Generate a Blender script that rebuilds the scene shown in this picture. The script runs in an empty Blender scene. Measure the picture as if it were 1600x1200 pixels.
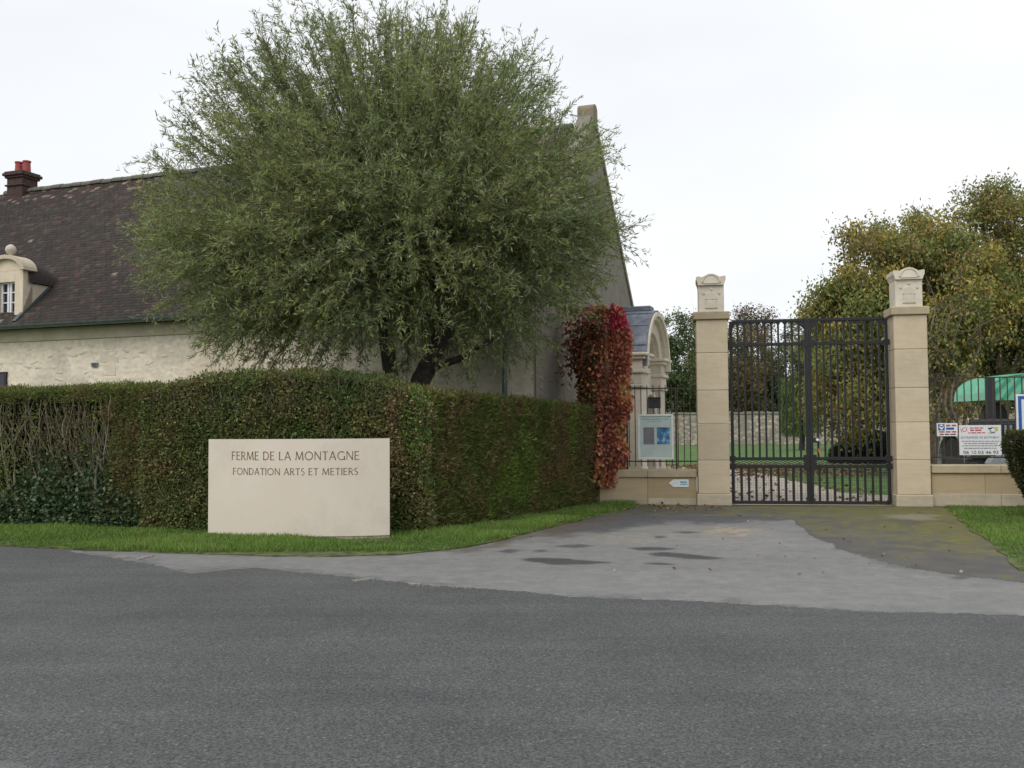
import bpy, math, random
import numpy as np
from mathutils import Vector, Matrix

random.seed(7)
RNG = np.random.default_rng(11)
R = math.radians
scn = bpy.context.scene
col = scn.collection

# ------------------------------------------------------------------ camera
F_PX, HZ, ROLL, EYE = 1500.0, 665.0, R(0.4), 1.6
pitch = math.atan((HZ - 600) / F_PX)
_f = Vector((0, math.cos(pitch), math.sin(pitch)))
_r0 = Vector((1, 0, 0))
_u0 = _r0.cross(_f)
_r = _r0 * math.cos(ROLL) - _u0 * math.sin(ROLL)
_u = _u0 * math.cos(ROLL) + _r0 * math.sin(ROLL)
CAM = Vector((0, 0, EYE))
cd = bpy.data.cameras.new('camera')
cam = bpy.data.objects.new('camera', cd)
col.objects.link(cam)
cd.sensor_width = 36.0
cd.lens = 36.0 * F_PX / 1600.0
cd.clip_end = 3000
cam.matrix_world = Matrix(((_r.x, _u.x, -_f.x, CAM.x), (_r.y, _u.y, -_f.y, CAM.y),
                           (_r.z, _u.z, -_f.z, CAM.z), (0, 0, 0, 1)))
scn.camera = cam

def ray(x, y):
    return _f + _r * ((x - 800) / F_PX) + _u * ((600 - y) / F_PX)
def gp(x, y, z=0.0):
    d = ray(x, y); t = (z - EYE) / d.z
    return CAM + d * t
def at(x, y, Y):
    d = ray(x, y); return CAM + d * (Y / d.y)

# ------------------------------------------------------------------ world, sun, exposure
w = bpy.data.worlds.new('World'); scn.world = w; w.use_nodes = True
nt = w.node_tree; nt.nodes.clear()
SUN_EL, SUN_AZ = R(48), R(215)          # overcast: the sun stands behind and left of the camera
sky = nt.nodes.new('ShaderNodeTexSky'); sky.sky_type = 'NISHITA'; sky.sun_disc = False
sky.sun_elevation = SUN_EL; sky.sun_rotation = SUN_AZ
skm = nt.nodes.new('ShaderNodeVectorMath'); skm.operation = 'SCALE'; skm.inputs['Scale'].default_value = 0.08
nt.links.new(sky.outputs[0], skm.inputs[0])
tc = nt.nodes.new('ShaderNodeTexCoord')
mp = nt.nodes.new('ShaderNodeMapping'); mp.inputs['Scale'].default_value = (1, 1, 2.6)
nz = nt.nodes.new('ShaderNodeTexNoise'); nz.inputs['Scale'].default_value = 1.6; nz.inputs['Detail'].default_value = 4
nz.inputs['Roughness'].default_value = 0.45
nt.links.new(tc.outputs['Generated'], mp.inputs[0]); nt.links.new(mp.outputs[0], nz.inputs[0])
cr = nt.nodes.new('ShaderNodeValToRGB')
cr.color_ramp.elements[0].position = 0.3; cr.color_ramp.elements[0].color = (.78, .815, .87, 1)
cr.color_ramp.elements[1].position = 0.68; cr.color_ramp.elements[1].color = (.985, .995, 1.01, 1)
nt.links.new(nz.outputs[0], cr.inputs[0])
mx = nt.nodes.new('ShaderNodeMix'); mx.data_type = 'RGBA'; mx.inputs[0].default_value = 0.92
nt.links.new(skm.outputs[0], mx.inputs[6]); nt.links.new(cr.outputs[0], mx.inputs[7])
bg = nt.nodes.new('ShaderNodeBackground'); bg.inputs[1].default_value = 1.0
wo = nt.nodes.new('ShaderNodeOutputWorld')
nt.links.new(mx.outputs[2], bg.inputs[0]); nt.links.new(bg.outputs[0], wo.inputs[0])

sl = bpy.data.lights.new('sun', 'SUN'); sl.energy = 1.5; sl.angle = R(35); sl.color = (1, 0.96, 0.9)
so = bpy.data.objects.new('sun', sl); col.objects.link(so)
_sd = Vector((math.sin(SUN_AZ) * math.cos(SUN_EL), math.cos(SUN_AZ) * math.cos(SUN_EL), math.sin(SUN_EL)))
so.rotation_euler = _sd.to_track_quat('Z', 'Y').to_euler()
so.location = (-10, -15, 20)
scn.view_settings.view_transform = 'Standard'; scn.view_settings.look = 'None'
scn.view_settings.exposure = 0.14; scn.view_settings.gamma = 1.0
scn.view_settings.use_curve_mapping = False

# ------------------------------------------------------------------ helpers
def tag(o, label=None, cat=None, group=None, kind=None):
    if label: o['label'] = label
    if cat: o['category'] = cat
    if group: o['group'] = group
    if kind: o['kind'] = kind
    return o
def empty(name, loc, rz=0.0):
    o = bpy.data.objects.new(name, None); col.objects.link(o)
    o.location = loc; o.rotation_euler = (0, 0, rz); o.empty_display_size = 0.1
    return o
def link(name, me, parent=None, mat=None):
    if mat and not me.materials: me.materials.append(mat)
    o = bpy.data.objects.new(name, me); col.objects.link(o); o.parent = parent
    return o

def vn(P, scale, seed=0):
    """value noise 0..1 at points P (n,3)"""
    q = np.asarray(P, float) * scale + seed * 17.3
    i = np.floor(q).astype(np.int64); f = q - i; f = f * f * (3 - 2 * f)
    def h(a):
        n = (a[:, 0] * 73856093) ^ (a[:, 1] * 19349663) ^ (a[:, 2] * 83492791) ^ (seed * 2654435)
        n = (n ^ (n >> 13)) * 1274126177
        return ((n ^ (n >> 16)) & 0xffff) / 65535.0
    r = 0
    for dx in (0, 1):
        for dy in (0, 1):
            for dz in (0, 1):
                wt = (f[:, 0] if dx else 1 - f[:, 0]) * (f[:, 1] if dy else 1 - f[:, 1]) * (f[:, 2] if dz else 1 - f[:, 2])
                r = r + wt * h(i + np.array([dx, dy, dz]))
    return r
def norm(a):
    return a / np.maximum(np.linalg.norm(a, axis=-1, keepdims=True), 1e-9)

def np_mesh(name, V, Fc, cols=None, smooth=False):
    """V (n,3), Fc (m,k) faces of one size, cols (n,3)"""
    me = bpy.data.meshes.new(name)
    V = np.asarray(V, np.float32); Fc = np.asarray(Fc, np.int32)
    m, k = Fc.shape
    me.vertices.add(len(V)); me.vertices.foreach_set('co', V.ravel())
    me.loops.add(m * k); me.loops.foreach_set('vertex_index', Fc.ravel())
    me.polygons.add(m); me.polygons.foreach_set('loop_start', np.arange(0, m * k, k, dtype=np.int32))
    try: me.polygons.foreach_set('loop_total', np.full(m, k, np.int32))
    except Exception: pass
    if smooth: me.polygons.foreach_set('use_smooth', np.ones(m, bool))
    if cols is not None:
        a = me.color_attributes.new('Col', 'FLOAT_COLOR', 'POINT')
        c = np.ones((len(V), 4), np.float32); c[:, :3] = cols
        a.data.foreach_set('color', c.ravel())
    me.update(); me.validate()
    return me
def leaf_mesh(name, P, D, L, W, C, fold=0.25):
    """diamond leaves: base P, direction D, lengths, widths, colours"""
    n = len(P); D = norm(D)
    S = norm(np.cross(D, RNG.normal(size=(n, 3)))); N = np.cross(S, D)
    L = L[:, None]; W = W[:, None]
    mid = P + D * L * 0.45
    V = np.stack([P, mid + S * W * .5 + N * W * fold, P + D * L, mid - S * W * .5 + N * W * fold], 1).reshape(-1, 3)
    Fc = np.arange(4 * n).reshape(n, 4)
    return np_mesh(name, V, Fc, np.repeat(C, 4, 0))
def tubes_mesh(name, lines, sides=5, cols=None):
    """lines: list of (pts (k,3), radii (k,))"""
    VV, FF, CC, o = [], [], [], 0
    for li, (p, r) in enumerate(lines):
        p = np.asarray(p, float); r = np.asarray(r, float); k = len(p)
        t = np.gradient(p, axis=0); t = norm(t)
        ref = np.array([0.0, 0, 1]) if abs(t[:, 2]).mean() < .8 else np.array([1.0, 0, 0])
        a = norm(np.cross(t, ref)); b = np.cross(t, a)
        an = np.arange(sides) * 2 * math.pi / sides
        ring = p[:, None] + (a[:, None] * np.cos(an)[None, :, None] + b[:, None] * np.sin(an)[None, :, None]) * r[:, None, None]
        VV.append(ring.reshape(-1, 3))
        i = np.arange(k - 1)[:, None] * sides + np.arange(sides)[None]
        j = np.arange(k - 1)[:, None] * sides + (np.arange(sides)[None] + 1) % sides
        FF.append((np.stack([i, j, j + sides, i + sides], -1).reshape(-1, 4) + o)); o += k * sides
        if cols is not None: CC.append(np.repeat(np.array(cols[li])[None], k * sides, 0))
    return np_mesh(name, np.concatenate(VV), np.concatenate(FF), np.concatenate(CC) if cols is not None else None, True)

class MB:
    def __init__(s): s.v = []; s.f = []
    def add(s, v, f):
        o = len(s.v); s.v += [tuple(p) for p in v]; s.f += [tuple(i + o for i in q) for q in f]; return s
    def box(s, x0, x1, y0, y1, z0, z1, ch=0.0):
        if ch <= 0:
            v = [(x, y, z) for z in (z0, z1) for y in (y0, y1) for x in (x0, x1)]
            return s.add(v, [(0, 2, 3, 1), (4, 5, 7, 6), (0, 1, 5, 4), (2, 6, 7, 3), (0, 4, 6, 2), (1, 3, 7, 5)])
        X, Y, Z = (x0, x1), (y0, y1), (z0, z1); v = []; ix = {}
        for i in (0, 1):
            for j in (0, 1):
                for k in (0, 1):
                    sx, sy, sz = (1, -1)[i], (1, -1)[j], (1, -1)[k]
                    for ax in range(3):
                        p = [X[i] + sx * ch, Y[j] + sy * ch, Z[k] + sz * ch]
                        p[ax] = (X[i], Y[j], Z[k])[ax]
                        ix[i, j, k, ax] = len(v); v.append(p)
        f = []
        for ax in range(3):
            o = [a for a in range(3) if a != ax]
            for sd in (0, 1):
                q = []
                for (a, b) in ((0, 0), (1, 0), (1, 1), (0, 1)):
                    c = [0, 0, 0]; c[ax] = sd; c[o[0]] = a; c[o[1]] = b; q.append(ix[c[0], c[1], c[2], ax])
                f.append(q)
            for a in (0, 1):
                for b in (0, 1):
                    c0 = [0, 0, 0]; c1 = [0, 0, 0]; c0[o[0]] = c1[o[0]] = a; c0[o[1]] = c1[o[1]] = b; c1[ax] = 1
                    f.append([ix[(*c0, o[0])], ix[(*c1, o[0])], ix[(*c1, o[1])], ix[(*c0, o[1])]])
        for i in (0, 1):
            for j in (0, 1):
                for k in (0, 1): f.append([ix[i, j, k, 0], ix[i, j, k, 1], ix[i, j, k, 2]])
        return s.add(v, f)
    def prism(s, poly, a0, a1, axis='y'):
        """poly of 2D points in the plane normal to axis (x: (y,z), y: (x,z), z: (x,y))"""
        n = len(poly)
        def m(p, a): return {'x': (a, p[0], p[1]), 'y': (p[0], a, p[1]), 'z': (p[0], p[1], a)}[axis]
        v = [m(p, a0) for p in poly] + [m(p, a1) for p in poly]
        f = [tuple(range(n))[::-1], tuple(range(n, 2 * n))] + [(i, (i + 1) % n, n + (i + 1) % n, n + i) for i in range(n)]
        return s.add(v, f)
    def ring(s, pin, pout, a0, a1, axis='x'):
        """band between two open outlines of equal length, extruded"""
        n = len(pin)
        def m(p, a): return {'x': (a, p[0], p[1]), 'y': (p[0], a, p[1]), 'z': (p[0], p[1], a)}[axis]
        v = [m(p, a) for a in (a0, a1) for p in list(pin) + list(pout)]
        f = []
        for i in range(n - 1):
            f += [(i, i + 1, n + i + 1, n + i), (2 * n + i, 3 * n + i, 3 * n + i + 1, 2 * n + i + 1),
                  (i, 2 * n + i, 2 * n + i + 1, i + 1), (n + i, n + i + 1, 3 * n + i + 1, 3 * n + i)]
        f += [(0, n, 3 * n, 2 * n), (n - 1, 3 * n - 1, 4 * n - 1, 2 * n - 1)]
        return s.add(v, f)
    def lathe(s, prof, c=(0, 0, 0), n=16, axis='z'):
        v = []; f = []
        for (r, h) in prof:
            for i in range(n):
                a = 2 * math.pi * i / n; p = (r * math.cos(a), r * math.sin(a), h)
                if axis == 'x': p = (p[2], p[0], p[1])
                if axis == 'y': p = (p[0], p[2], p[1])
                v.append((c[0] + p[0], c[1] + p[1], c[2] + p[2]))
        k = len(prof)
        for j in range(k - 1):
            for i in range(n): f.append((j * n + i, j * n + (i + 1) % n, (j + 1) * n + (i + 1) % n, (j + 1) * n + i))
        f += [tuple(range(n))[::-1], tuple(range((k - 1) * n, k * n))]
        return s.add(v, f)
    def bar(s, a, b, r=0.01, n=6):
        a = Vector(a); b = Vector(b); d = (b - a).normalized()
        ref = Vector((0, 0, 1)) if abs(d.z) < .9 else Vector((1, 0, 0))
        p = d.cross(ref).normalized(); q = d.cross(p); v = []
        for e in (a, b):
            for i in range(n):
                t = 2 * math.pi * (i + .5) / n; v.append(e + p * r * math.cos(t) + q * r * math.sin(t))
        return s.add(v, [(i, (i + 1) % n, n + (i + 1) % n, n + i) for i in range(n)] + [tuple(range(n))[::-1], tuple(range(n, 2 * n))])
    def mesh(s, name):
        me = bpy.data.meshes.new(name); me.from_pydata(s.v, [], s.f); me.update()
        import bmesh
        bm = bmesh.new(); bm.from_mesh(me); bmesh.ops.recalc_face_normals(bm, faces=bm.faces); bm.to_mesh(me); bm.free()
        return me
    def build(s, name, mat, parent=None, smooth=False):
        me = s.mesh(name); me.materials.append(mat)
        if smooth:
            for p in me.polygons: p.use_smooth = True
        return link(name, me, parent)

# ------------------------------------------------------------------ materials
def newmat(name):
    m = bpy.data.materials.new(name); m.use_nodes = True
    n = m.node_tree; b = n.nodes['Principled BSDF']; return m, n, b
def N(n, t, **kw):
    x = n.nodes.new(t)
    for k, v in kw.items():
        if k in x.inputs: x.inputs[k].default_value = v
        else: setattr(x, k, v)
    return x
def ramp(n, fac, stops):
    r = n.nodes.new('ShaderNodeValToRGB'); e = r.color_ramp.elements
    while len(e) < len(stops): e.new(0.5)
    for i, (p, c) in enumerate(stops): e[i].position = p; e[i].color = (*c, 1)
    n.links.new(fac, r.inputs[0]); return r.outputs[0]
def mixc(n, fac, a, b, bt='MIX'):
    x = n.nodes.new('ShaderNodeMix'); x.data_type = 'RGBA'; x.blend_type = bt
    for s, v in ((0, fac), (6, a), (7, b)):
        if hasattr(v, 'is_linked') or hasattr(v, 'links'): n.links.new(v, x.inputs[s])
        else: x.inputs[s].default_value = v if s == 0 else (*v, 1)
    return x.outputs[2]
def bumped(n, b, h, strength=.3, dist=.02):
    x = N(n, 'ShaderNodeBump', Strength=strength, Distance=dist)
    n.links.new(h, x.inputs['Height']); n.links.new(x.outputs[0], b.inputs['Normal'])
def coords(n, scale=(1, 1, 1), kind='Object'):
    t = n.nodes.new('ShaderNodeTexCoord'); m = N(n, 'ShaderNodeMapping'); m.inputs['Scale'].default_value = scale
    n.links.new(t.outputs[kind], m.inputs[0]); return m.outputs[0]
def noise(n, c, scale, detail=4, rough=.55):
    x = N(n, 'ShaderNodeTexNoise', Scale=scale, Detail=detail, Roughness=rough); n.links.new(c, x.inputs[0]); return x.outputs[0]

def stone_mat(name, base, dark, stain, sc=3.0, bump=.25, streak=True, rough=.9):
    m, n, b = newmat(name)
    c = coords(n); oi = n.nodes.new('ShaderNodeObjectInfo')
    col1 = ramp(n, noise(n, c, sc, 6, .6), [(.3, dark), (.62, base)])
    cs = coords(n, (1.2, 1.2, 9)); lay = noise(n, cs, 2.2, 5, .6)
    col2 = mixc(n, ramp(n, lay, [(.42, (0, 0, 0)), (.7, (.45,) * 3)]) if streak else 0.0, col1, stain)
    v = N(n, 'ShaderNodeHueSaturation'); n.links.new(col2, v.inputs['Color'])
    mr = N(n, 'ShaderNodeMapRange'); mr.inputs[3].default_value = .85; mr.inputs[4].default_value = 1.07
    n.links.new(oi.outputs['Random'], mr.inputs[0]); n.links.new(mr.outputs[0], v.inputs['Value'])
    # weather stains with their own shape
    g = noise(n, c, .9, 7, .7)
    col3 = mixc(n, ramp(n, g, [(.5, (0, 0, 0)), (.75, (.4,) * 3)]), v.outputs[0], tuple(x * .55 for x in dark))
    n.links.new(col3, b.inputs['Base Color']); b.inputs['Roughness'].default_value = rough
    bumped(n, b, noise(n, c, 55, 6, .7), bump, .006)
    return m
def plain(name, c, rough=.6, metal=0.0, var=.12, sc=12, bump=0.0):
    m, n, b = newmat(name)
    o = mixc(n, ramp(n, noise(n, coords(n), sc, 5), [(.35, (0, 0, 0)), (.7, (1, 1, 1))]), tuple(x * (1 - var) for x in c), tuple(min(1, x * (1 + var)) for x in c))
    n.links.new(o, b.inputs['Base Color']); b.inputs['Roughness'].default_value = rough; b.inputs['Metallic'].default_value = metal
    if bump: bumped(n, b, noise(n, coords(n), 60, 5), bump, .004)
    return m
def leaf_mat(name, trans=.3, rough=.55):
    m, n, b = newmat(name)
    a = n.nodes.new('ShaderNodeVertexColor'); a.layer_name = 'Col'
    n.links.new(a.outputs[0], b.inputs['Base Color']); b.inputs['Roughness'].default_value = rough
    b.inputs['Specular IOR Level'].default_value = .3
    t = n.nodes.new('ShaderNodeBsdfTranslucent'); n.links.new(a.outputs[0], t.inputs[0])
    x = n.nodes.new('ShaderNodeMixShader'); x.inputs[0].default_value = trans
    n.links.new(b.outputs[0], x.inputs[1]); n.links.new(t.outputs[0], x.inputs[2])
    n.links.new(x.outputs[0], n.nodes['Material Output'].inputs[0])
    return m
def vcol_mat(name, rough=.8, sc=20, amt=.25, bump=.2):
    m, n, b = newmat(name)
    a = n.nodes.new('ShaderNodeVertexColor'); a.layer_name = 'Col'
    g = ramp(n, noise(n, coords(n), sc, 5, .65), [(.3, (1 - amt,) * 3), (.7, (1 + amt * .6,) * 3)])
    n.links.new(mixc(n, 1.0, a.outputs[0], g, 'MULTIPLY'), b.inputs['Base Color']); b.inputs['Roughness'].default_value = rough
    bumped(n, b, noise(n, coords(n), sc * 3, 4), bump, .01)
    return m

def asphalt(name, a, c_, fine=260, moss=None, big=(.75, 1.15), wear=None):
    m, n, b = newmat(name); c = coords(n, kind='Object')
    f1 = noise(n, c, fine, 2, .7); f2 = noise(n, c, fine * .35, 3, .6)
    s = ramp(n, f1, [(.34, a), (.52, tuple((x + y) / 2 for x, y in zip(a, c_))), (.7, c_)])
    vo = N(n, 'ShaderNodeTexVoronoi', Scale=fine * .22); n.links.new(c, vo.inputs[0])
    s = mixc(n, ramp(n, vo.outputs['Distance'], [(.0, (.8,) * 3), (.2, (0, 0, 0))]), s, (c_[0] * 1.8, c_[1] * 1.65, c_[2] * 1.4))
    lg = ramp(n, noise(n, c, .55, 6, .6), [(.3, (big[0],) * 3), (.7, (big[1],) * 3)])
    s = mixc(n, 1.0, s, lg, 'MULTIPLY')
    # long tyre-worn bands and small blotches
    md = ramp(n, noise(n, coords(n, (.12, 2.2, 1)), 1.3, 4, .6), [(.3, (.9,) * 3), (.72, (1.1,) * 3)])
    s = mixc(n, 1.0, s, md, 'MULTIPLY')
    if wear:
        g = ramp(n, noise(n, c, 1.9, 8, .72), [(.56, (0, 0, 0)), (.72, (.75,) * 3)]); s = mixc(n, g, s, wear)
    if moss:
        g = ramp(n, noise(n, c, .85, 8, .68), [(.4, (0, 0, 0)), (.6, (.9,) * 3)]); s = mixc(n, g, s, moss)
    n.links.new(s, b.inputs['Base Color']); b.inputs['Roughness'].default_value = .82
    b.inputs['Specular IOR Level'].default_value = .35
    bumped(n, b, f2, .55, .006)
    return m

M = {}
M['road'] = asphalt('road_asphalt', (.034, .037, .040), (.142, .143, .138), 74, big=(.78, 1.16))
def pave_mat(name, fine):
    m, n, b = newmat(name); c = coords(n)
    a = n.nodes.new('ShaderNodeVertexColor'); a.layer_name = 'Col'
    f1 = noise(n, c, fine, 3, .7); g = ramp(n, f1, [(.3, (.72,) * 3), (.5, (1,) * 3), (.7, (1.3,) * 3)])
    g2 = ramp(n, noise(n, c, 5, 6, .65), [(.3, (.88,) * 3), (.7, (1.1,) * 3)])
    n.links.new(mixc(n, 1.0, mixc(n, 1.0, a.outputs[0], g, 'MULTIPLY'), g2, 'MULTIPLY'), b.inputs['Base Color'])
    b.inputs['Roughness'].default_value = .85; b.inputs['Specular IOR Level'].default_value = .3
    bumped(n, b, f1, .4, .006); return m
M['apron'] = pave_mat('apron_asphalt', 90)
M['oldasphalt'] = pave_mat('mossy_asphalt', 70)
M['damp'] = plain('damp_asphalt', (.048, .049, .051), .5, var=.3, sc=40, bump=.3)
M['paintmark'] = plain('worn_paint', (.23, .222, .2), .9, var=.5, sc=35)
M['grassbase'] = plain('turf_soil', (.085, .105, .03), .95, var=.55, sc=7, bump=.5)
M['lawn'] = plain('lawn', (.06, .13, .018), .95, var=.35, sc=1.2, bump=.4)
M['gravel'] = asphalt('gravel', (.30, .26, .21), (.52, .46, .39), 60, big=(.8, 1.1))
M['pillar'] = stone_mat('ashlar', (.60, .51, .37), (.54, .445, .31), (.48, .385, .255), 2.2)
M['lowwall'] = stone_mat('ochre_ashlar', (.50, .395, .25), (.42, .32, .19), (.37, .28, .165), 1.8)
M['palestone'] = stone_mat('pale_stone', (.70, .64, .53), (.61, .55, .45), (.5, .44, .34), 5, streak=False)
M['coping'] = stone_mat('coping_stone', (.50, .41, .27), (.40, .33, .22), (.30, .27, .19), 3)
M['plinth'] = stone_mat('plinth_stone', (.52, .45, .33), (.42, .36, .26), (.27, .26, .2), 4)
M['sign'] = stone_mat('sign_limestone', (.67, .60, .50), (.64, .565, .465), (.60, .525, .43), 1.6, .12, False, .6)
M['signside'] = plain('sign_edge', (.22, .12, .1), .8)
M['letter'] = plain('letter_brown', (.17, .10, .06), .8, var=.2, sc=30)
M['iron'] = plain('painted_iron', (.011, .0105, .013), .45, 0.0, .25, 20)
M['rust'] = plain('rusty_iron', (.055, .036, .028), .7, 0.0, .4, 20)
M['facade'] = stone_mat('lime_render', (.68, .585, .455), (.59, .50, .375), (.62, .515, .38), 4, .9); M['wallface'] = vcol_mat('rubble_render', .95, 12, .12, .5)
M['rubble'] = stone_mat('rubble_stone', (.73, .65, .53), (.64, .565, .45), (.64, .54, .41), 6, .6)
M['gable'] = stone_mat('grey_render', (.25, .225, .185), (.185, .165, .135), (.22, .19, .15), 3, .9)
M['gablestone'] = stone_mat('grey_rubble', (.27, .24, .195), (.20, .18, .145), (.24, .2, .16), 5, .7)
M['lichen'] = stone_mat('lichened_stone', (.27, .25, .2), (.17, .16, .13), (.4, .24, .06), 6, .5)
M['tile'] = vcol_mat('roof_tile', .85, 9, .35, .3)
M['zinc'] = plain('zinc', (.10, .125, .125), .45, .4, .2, 8)
M['lead'] = plain('lead_sheet', (.15, .165, .205), .5, .25, .35, 6)
M['brick'] = plain('chimney_brick', (.065, .037, .031), .9, var=.4, sc=14, bump=.4)
M['pot'] = plain('terracotta', (.34, .06, .055), .7)
M['white'] = plain('white_paint', (.72, .73, .74), .5, var=.05)
M['offwhite'] = plain('board_white', (.66, .70, .68), .5, var=.06)
M['boardgrey'] = plain('board_panel', (.46, .535, .50), .5, var=.08, sc=5)
M['blue'] = plain('sign_blue', (.012, .10, .34), .4, var=.05)
M['red'] = plain('print_red', (.55, .03, .05), .5)
M['ink'] = plain('print_ink', (.03, .045, .06), .5)
M['inkgrey'] = plain('print_grey', (.2, .23, .26), .5)
M['teal'] = plain('print_teal', (.1, .38, .45), .5)
M['yellow'] = plain('print_yellow', (.5, .45, .08), .5)
M['glass'] = plain('dark_glass', (.03, .022, .035), .08)
M['wood'] = plain('door_wood', (.10, .075, .05), .7, var=.3)
M['rubber'] = plain('rubber', (.018, .018, .019), .8, bump=.2)
M['greymetal'] = plain('grey_metal', (.27, .29, .31), .5, .2, .15)
M['darkmetal'] = plain('dark_metal', (.022, .022, .025), .6)
M['greencanopy'] = plain('green_canopy', (.16, .50, .33), .35, var=.12, sc=4)
M['greenrib'] = plain('green_rib', (.05, .33, .19), .35)
M['orange'] = plain('orange_tag', (.55, .12, .03), .6)
M['bark'] = plain('bark', (.045, .036, .028), .95, var=.45, sc=14, bump=.8)
M['greybark'] = plain('grey_bark', (.15, .125, .09), .95, var=.4, sc=10, bump=.8)
M['branch'] = vcol_mat('bare_branch', .9, 25, .35, .4)
M['twig'] = vcol_mat('twig', .9, 20, .2, .2)
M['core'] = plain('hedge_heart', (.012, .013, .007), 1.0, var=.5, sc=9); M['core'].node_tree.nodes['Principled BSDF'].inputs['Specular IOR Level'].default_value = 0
M['leaf'] = leaf_mat('leaf', .36); M['needle'] = leaf_mat('needle', .3, .7); M['dryleaf'] = leaf_mat('dry_leaf', .2, .8)
M['grass'] = leaf_mat('grass_blade', .3, .6); M['ivy'] = leaf_mat('ivy_leaf', .12, .35)
def wallmat():
    m, n, b = newmat('far_rubble'); c = coords(n, (1, 1, 1.6))
    v = N(n, 'ShaderNodeTexVoronoi', Scale=3.2); n.links.new(c, v.inputs[0])
    s = ramp(n, noise(n, coords(n), .5, 5), [(.35, (.33, .30, .25)), (.65, (.48, .41, .31))])
    bw = n.nodes.new('ShaderNodeRGBToBW'); n.links.new(v.outputs['Color'], bw.inputs[0]); s = mixc(n, 1.0, s, ramp(n, bw.outputs[0], [(.2, (.7,) * 3), (.8, (1.15,) * 3)]), 'MULTIPLY')
    s = mixc(n, ramp(n, v.outputs['Distance'], [(.42, (0, 0, 0)), (.6, (.7,) * 3)]), s, (.2, .18, .15))
    n.links.new(s, b.inputs['Base Color']); b.inputs['Roughness'].default_value = .95
    bumped(n, b, v.outputs['Distance'], .6, .05); return m
M['farwall'] = wallmat()
def poster(name, c1, c2, sc):
    m, n, b = newmat(name); s = ramp(n, noise(n, coords(n), sc, 5, .6), [(.38, c1), (.55, c2), (.68, (.55, .68, .72))])
    n.links.new(s, b.inputs['Base Color']); b.inputs['Roughness'].default_value = .4; return m
M['posterblue'] = poster('blue_poster', (.012, .05, .13), (.05, .22, .42), 7)
M['posterdark'] = plain('grey_poster', (.17, .155, .17), .5, var=.15)

# ------------------------------------------------------------------ ground
def sheet(name, pts, z, mat, rag=0.0, step=.35, lab='structure'):
    """ground sheet from an outline of ground points, edges made ragged"""
    P = []
    for i, a in enumerate(pts):
        b = pts[(i + 1) % len(pts)]; a = Vector((a[0], a[1])); b = Vector((b[0], b[1])); L = (b - a).length
        k = max(1, min(80, int(L / step))) if rag else 1
        for j in range(k): P.append(a.lerp(b, j / k))
    if rag:
        A = np.array([(p.x, p.y, 0) for p in P])
        d = (vn(A, 1.6, 3) - .5) * rag * 1.2 + (vn(A, 6.0, 5) - .5) * rag
        e = (vn(A, 1.6, 9) - .5) * rag * 1.2 + (vn(A, 6.0, 8) - .5) * rag
        P = [Vector((p.x + d[i], p.y + e[i])) for i, p in enumerate(P)]
    import bmesh
    bm = bmesh.new(); f = bm.faces.new([bm.verts.new((p.x, p.y, z)) for p in P])
    bmesh.ops.triangulate(bm, faces=[f])
    for q in bm.faces:
        if q.normal.z < 0: q.normal_flip()
    if rag:
        k = len(P); vs = list(bm.verts)[:k]; lo_v = [bm.verts.new((p.x, p.y, z - .03)) for p in P]
        for i in range(k): bm.faces.new((vs[i], vs[(i + 1) % k], lo_v[(i + 1) % k], lo_v[i]))
    me = bpy.data.meshes.new(name); bm.to_mesh(me); bm.free(); me.materials.append(mat)
    o = link(name, me); o['kind'] = lab
    return o
def G(*px): return [tuple(gp(x, y)[:2]) for (x, y) in px]

sheet('ground', [(-900, -300), (900, -300), (900, 1500), (-900, 1500)], -.06, M['lawn'])
verge_front = [(0, 853), (110, 858), (300, 866), (420, 869), (520, 870), (620, 867), (700, 859), (760, 850), (810, 838), (870, 822), (930, 808), (985, 796)]
fr = [(-60, 14.2)] + [(-14, 13.4)] + G(*verge_front)
right_edge = G((1600, 909), (1700, 914))
sheet('road', [(-70, -30), (80, -30), (80, 9.2), (12, 10.0), (7.2, 12.4), (3.2, 19.6), (1.8, 19.4), (-1, 16), (-60, 15.5)], -.008, M['road'])
ap = G((105, 859), (180, 872), (238, 884), (300, 897), (345, 891), (400, 886), (520, 899), (640, 912), (780, 922), (900, 931), (1200, 945), (1400, 956), (1600, 962)) \
    + [(9.5, 7.6), (30, 6.4), (30, 9.4), (12, 9.3)] + G((1600, 909), (1500, 897), (1420, 886), (1360, 871), (1310, 855), (1270, 834), (1240, 812), (1180, 806), (1060, 806), (960, 806), (900, 812),
      (820, 834), (720, 856), (620, 865), (520, 867), (420, 866), (300, 864), (200, 861))
def smask(P, poly, soft=.10, warp=.12, seed=0):
    """soft 0..1 mask of a ground polygon with a wandering edge"""
    r = np.zeros(len(P)); k = 6
    Q = P + np.c_[(vn(P, 2.2, seed + 1) - .5) * warp * 2 + (vn(P, 8, seed + 3) - .5) * warp, (vn(P, 2.2, seed + 2) - .5) * warp * 2.4 + (vn(P, 8, seed + 4) - .5) * warp, np.zeros(len(P))]
    for i in range(k):
        a = 2 * math.pi * i / k; r += inside(Q[:, :2] + soft * np.array([math.cos(a), math.sin(a)]) * (.4 + .6 * (i % 2)), poly)
    return r / k
def inside(pts, poly):
    x, y = pts[:, 0], pts[:, 1]; r = np.zeros(len(pts), bool); n = len(poly)
    for i in range(n):
        x0, y0 = poly[i]; x1, y1 = poly[(i + 1) % n]
        c = ((y0 > y) != (y1 > y)) & (x < (x1 - x0) * (y - y0) / (y1 - y0 + 1e-12) + x0); r ^= c
    return r
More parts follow.
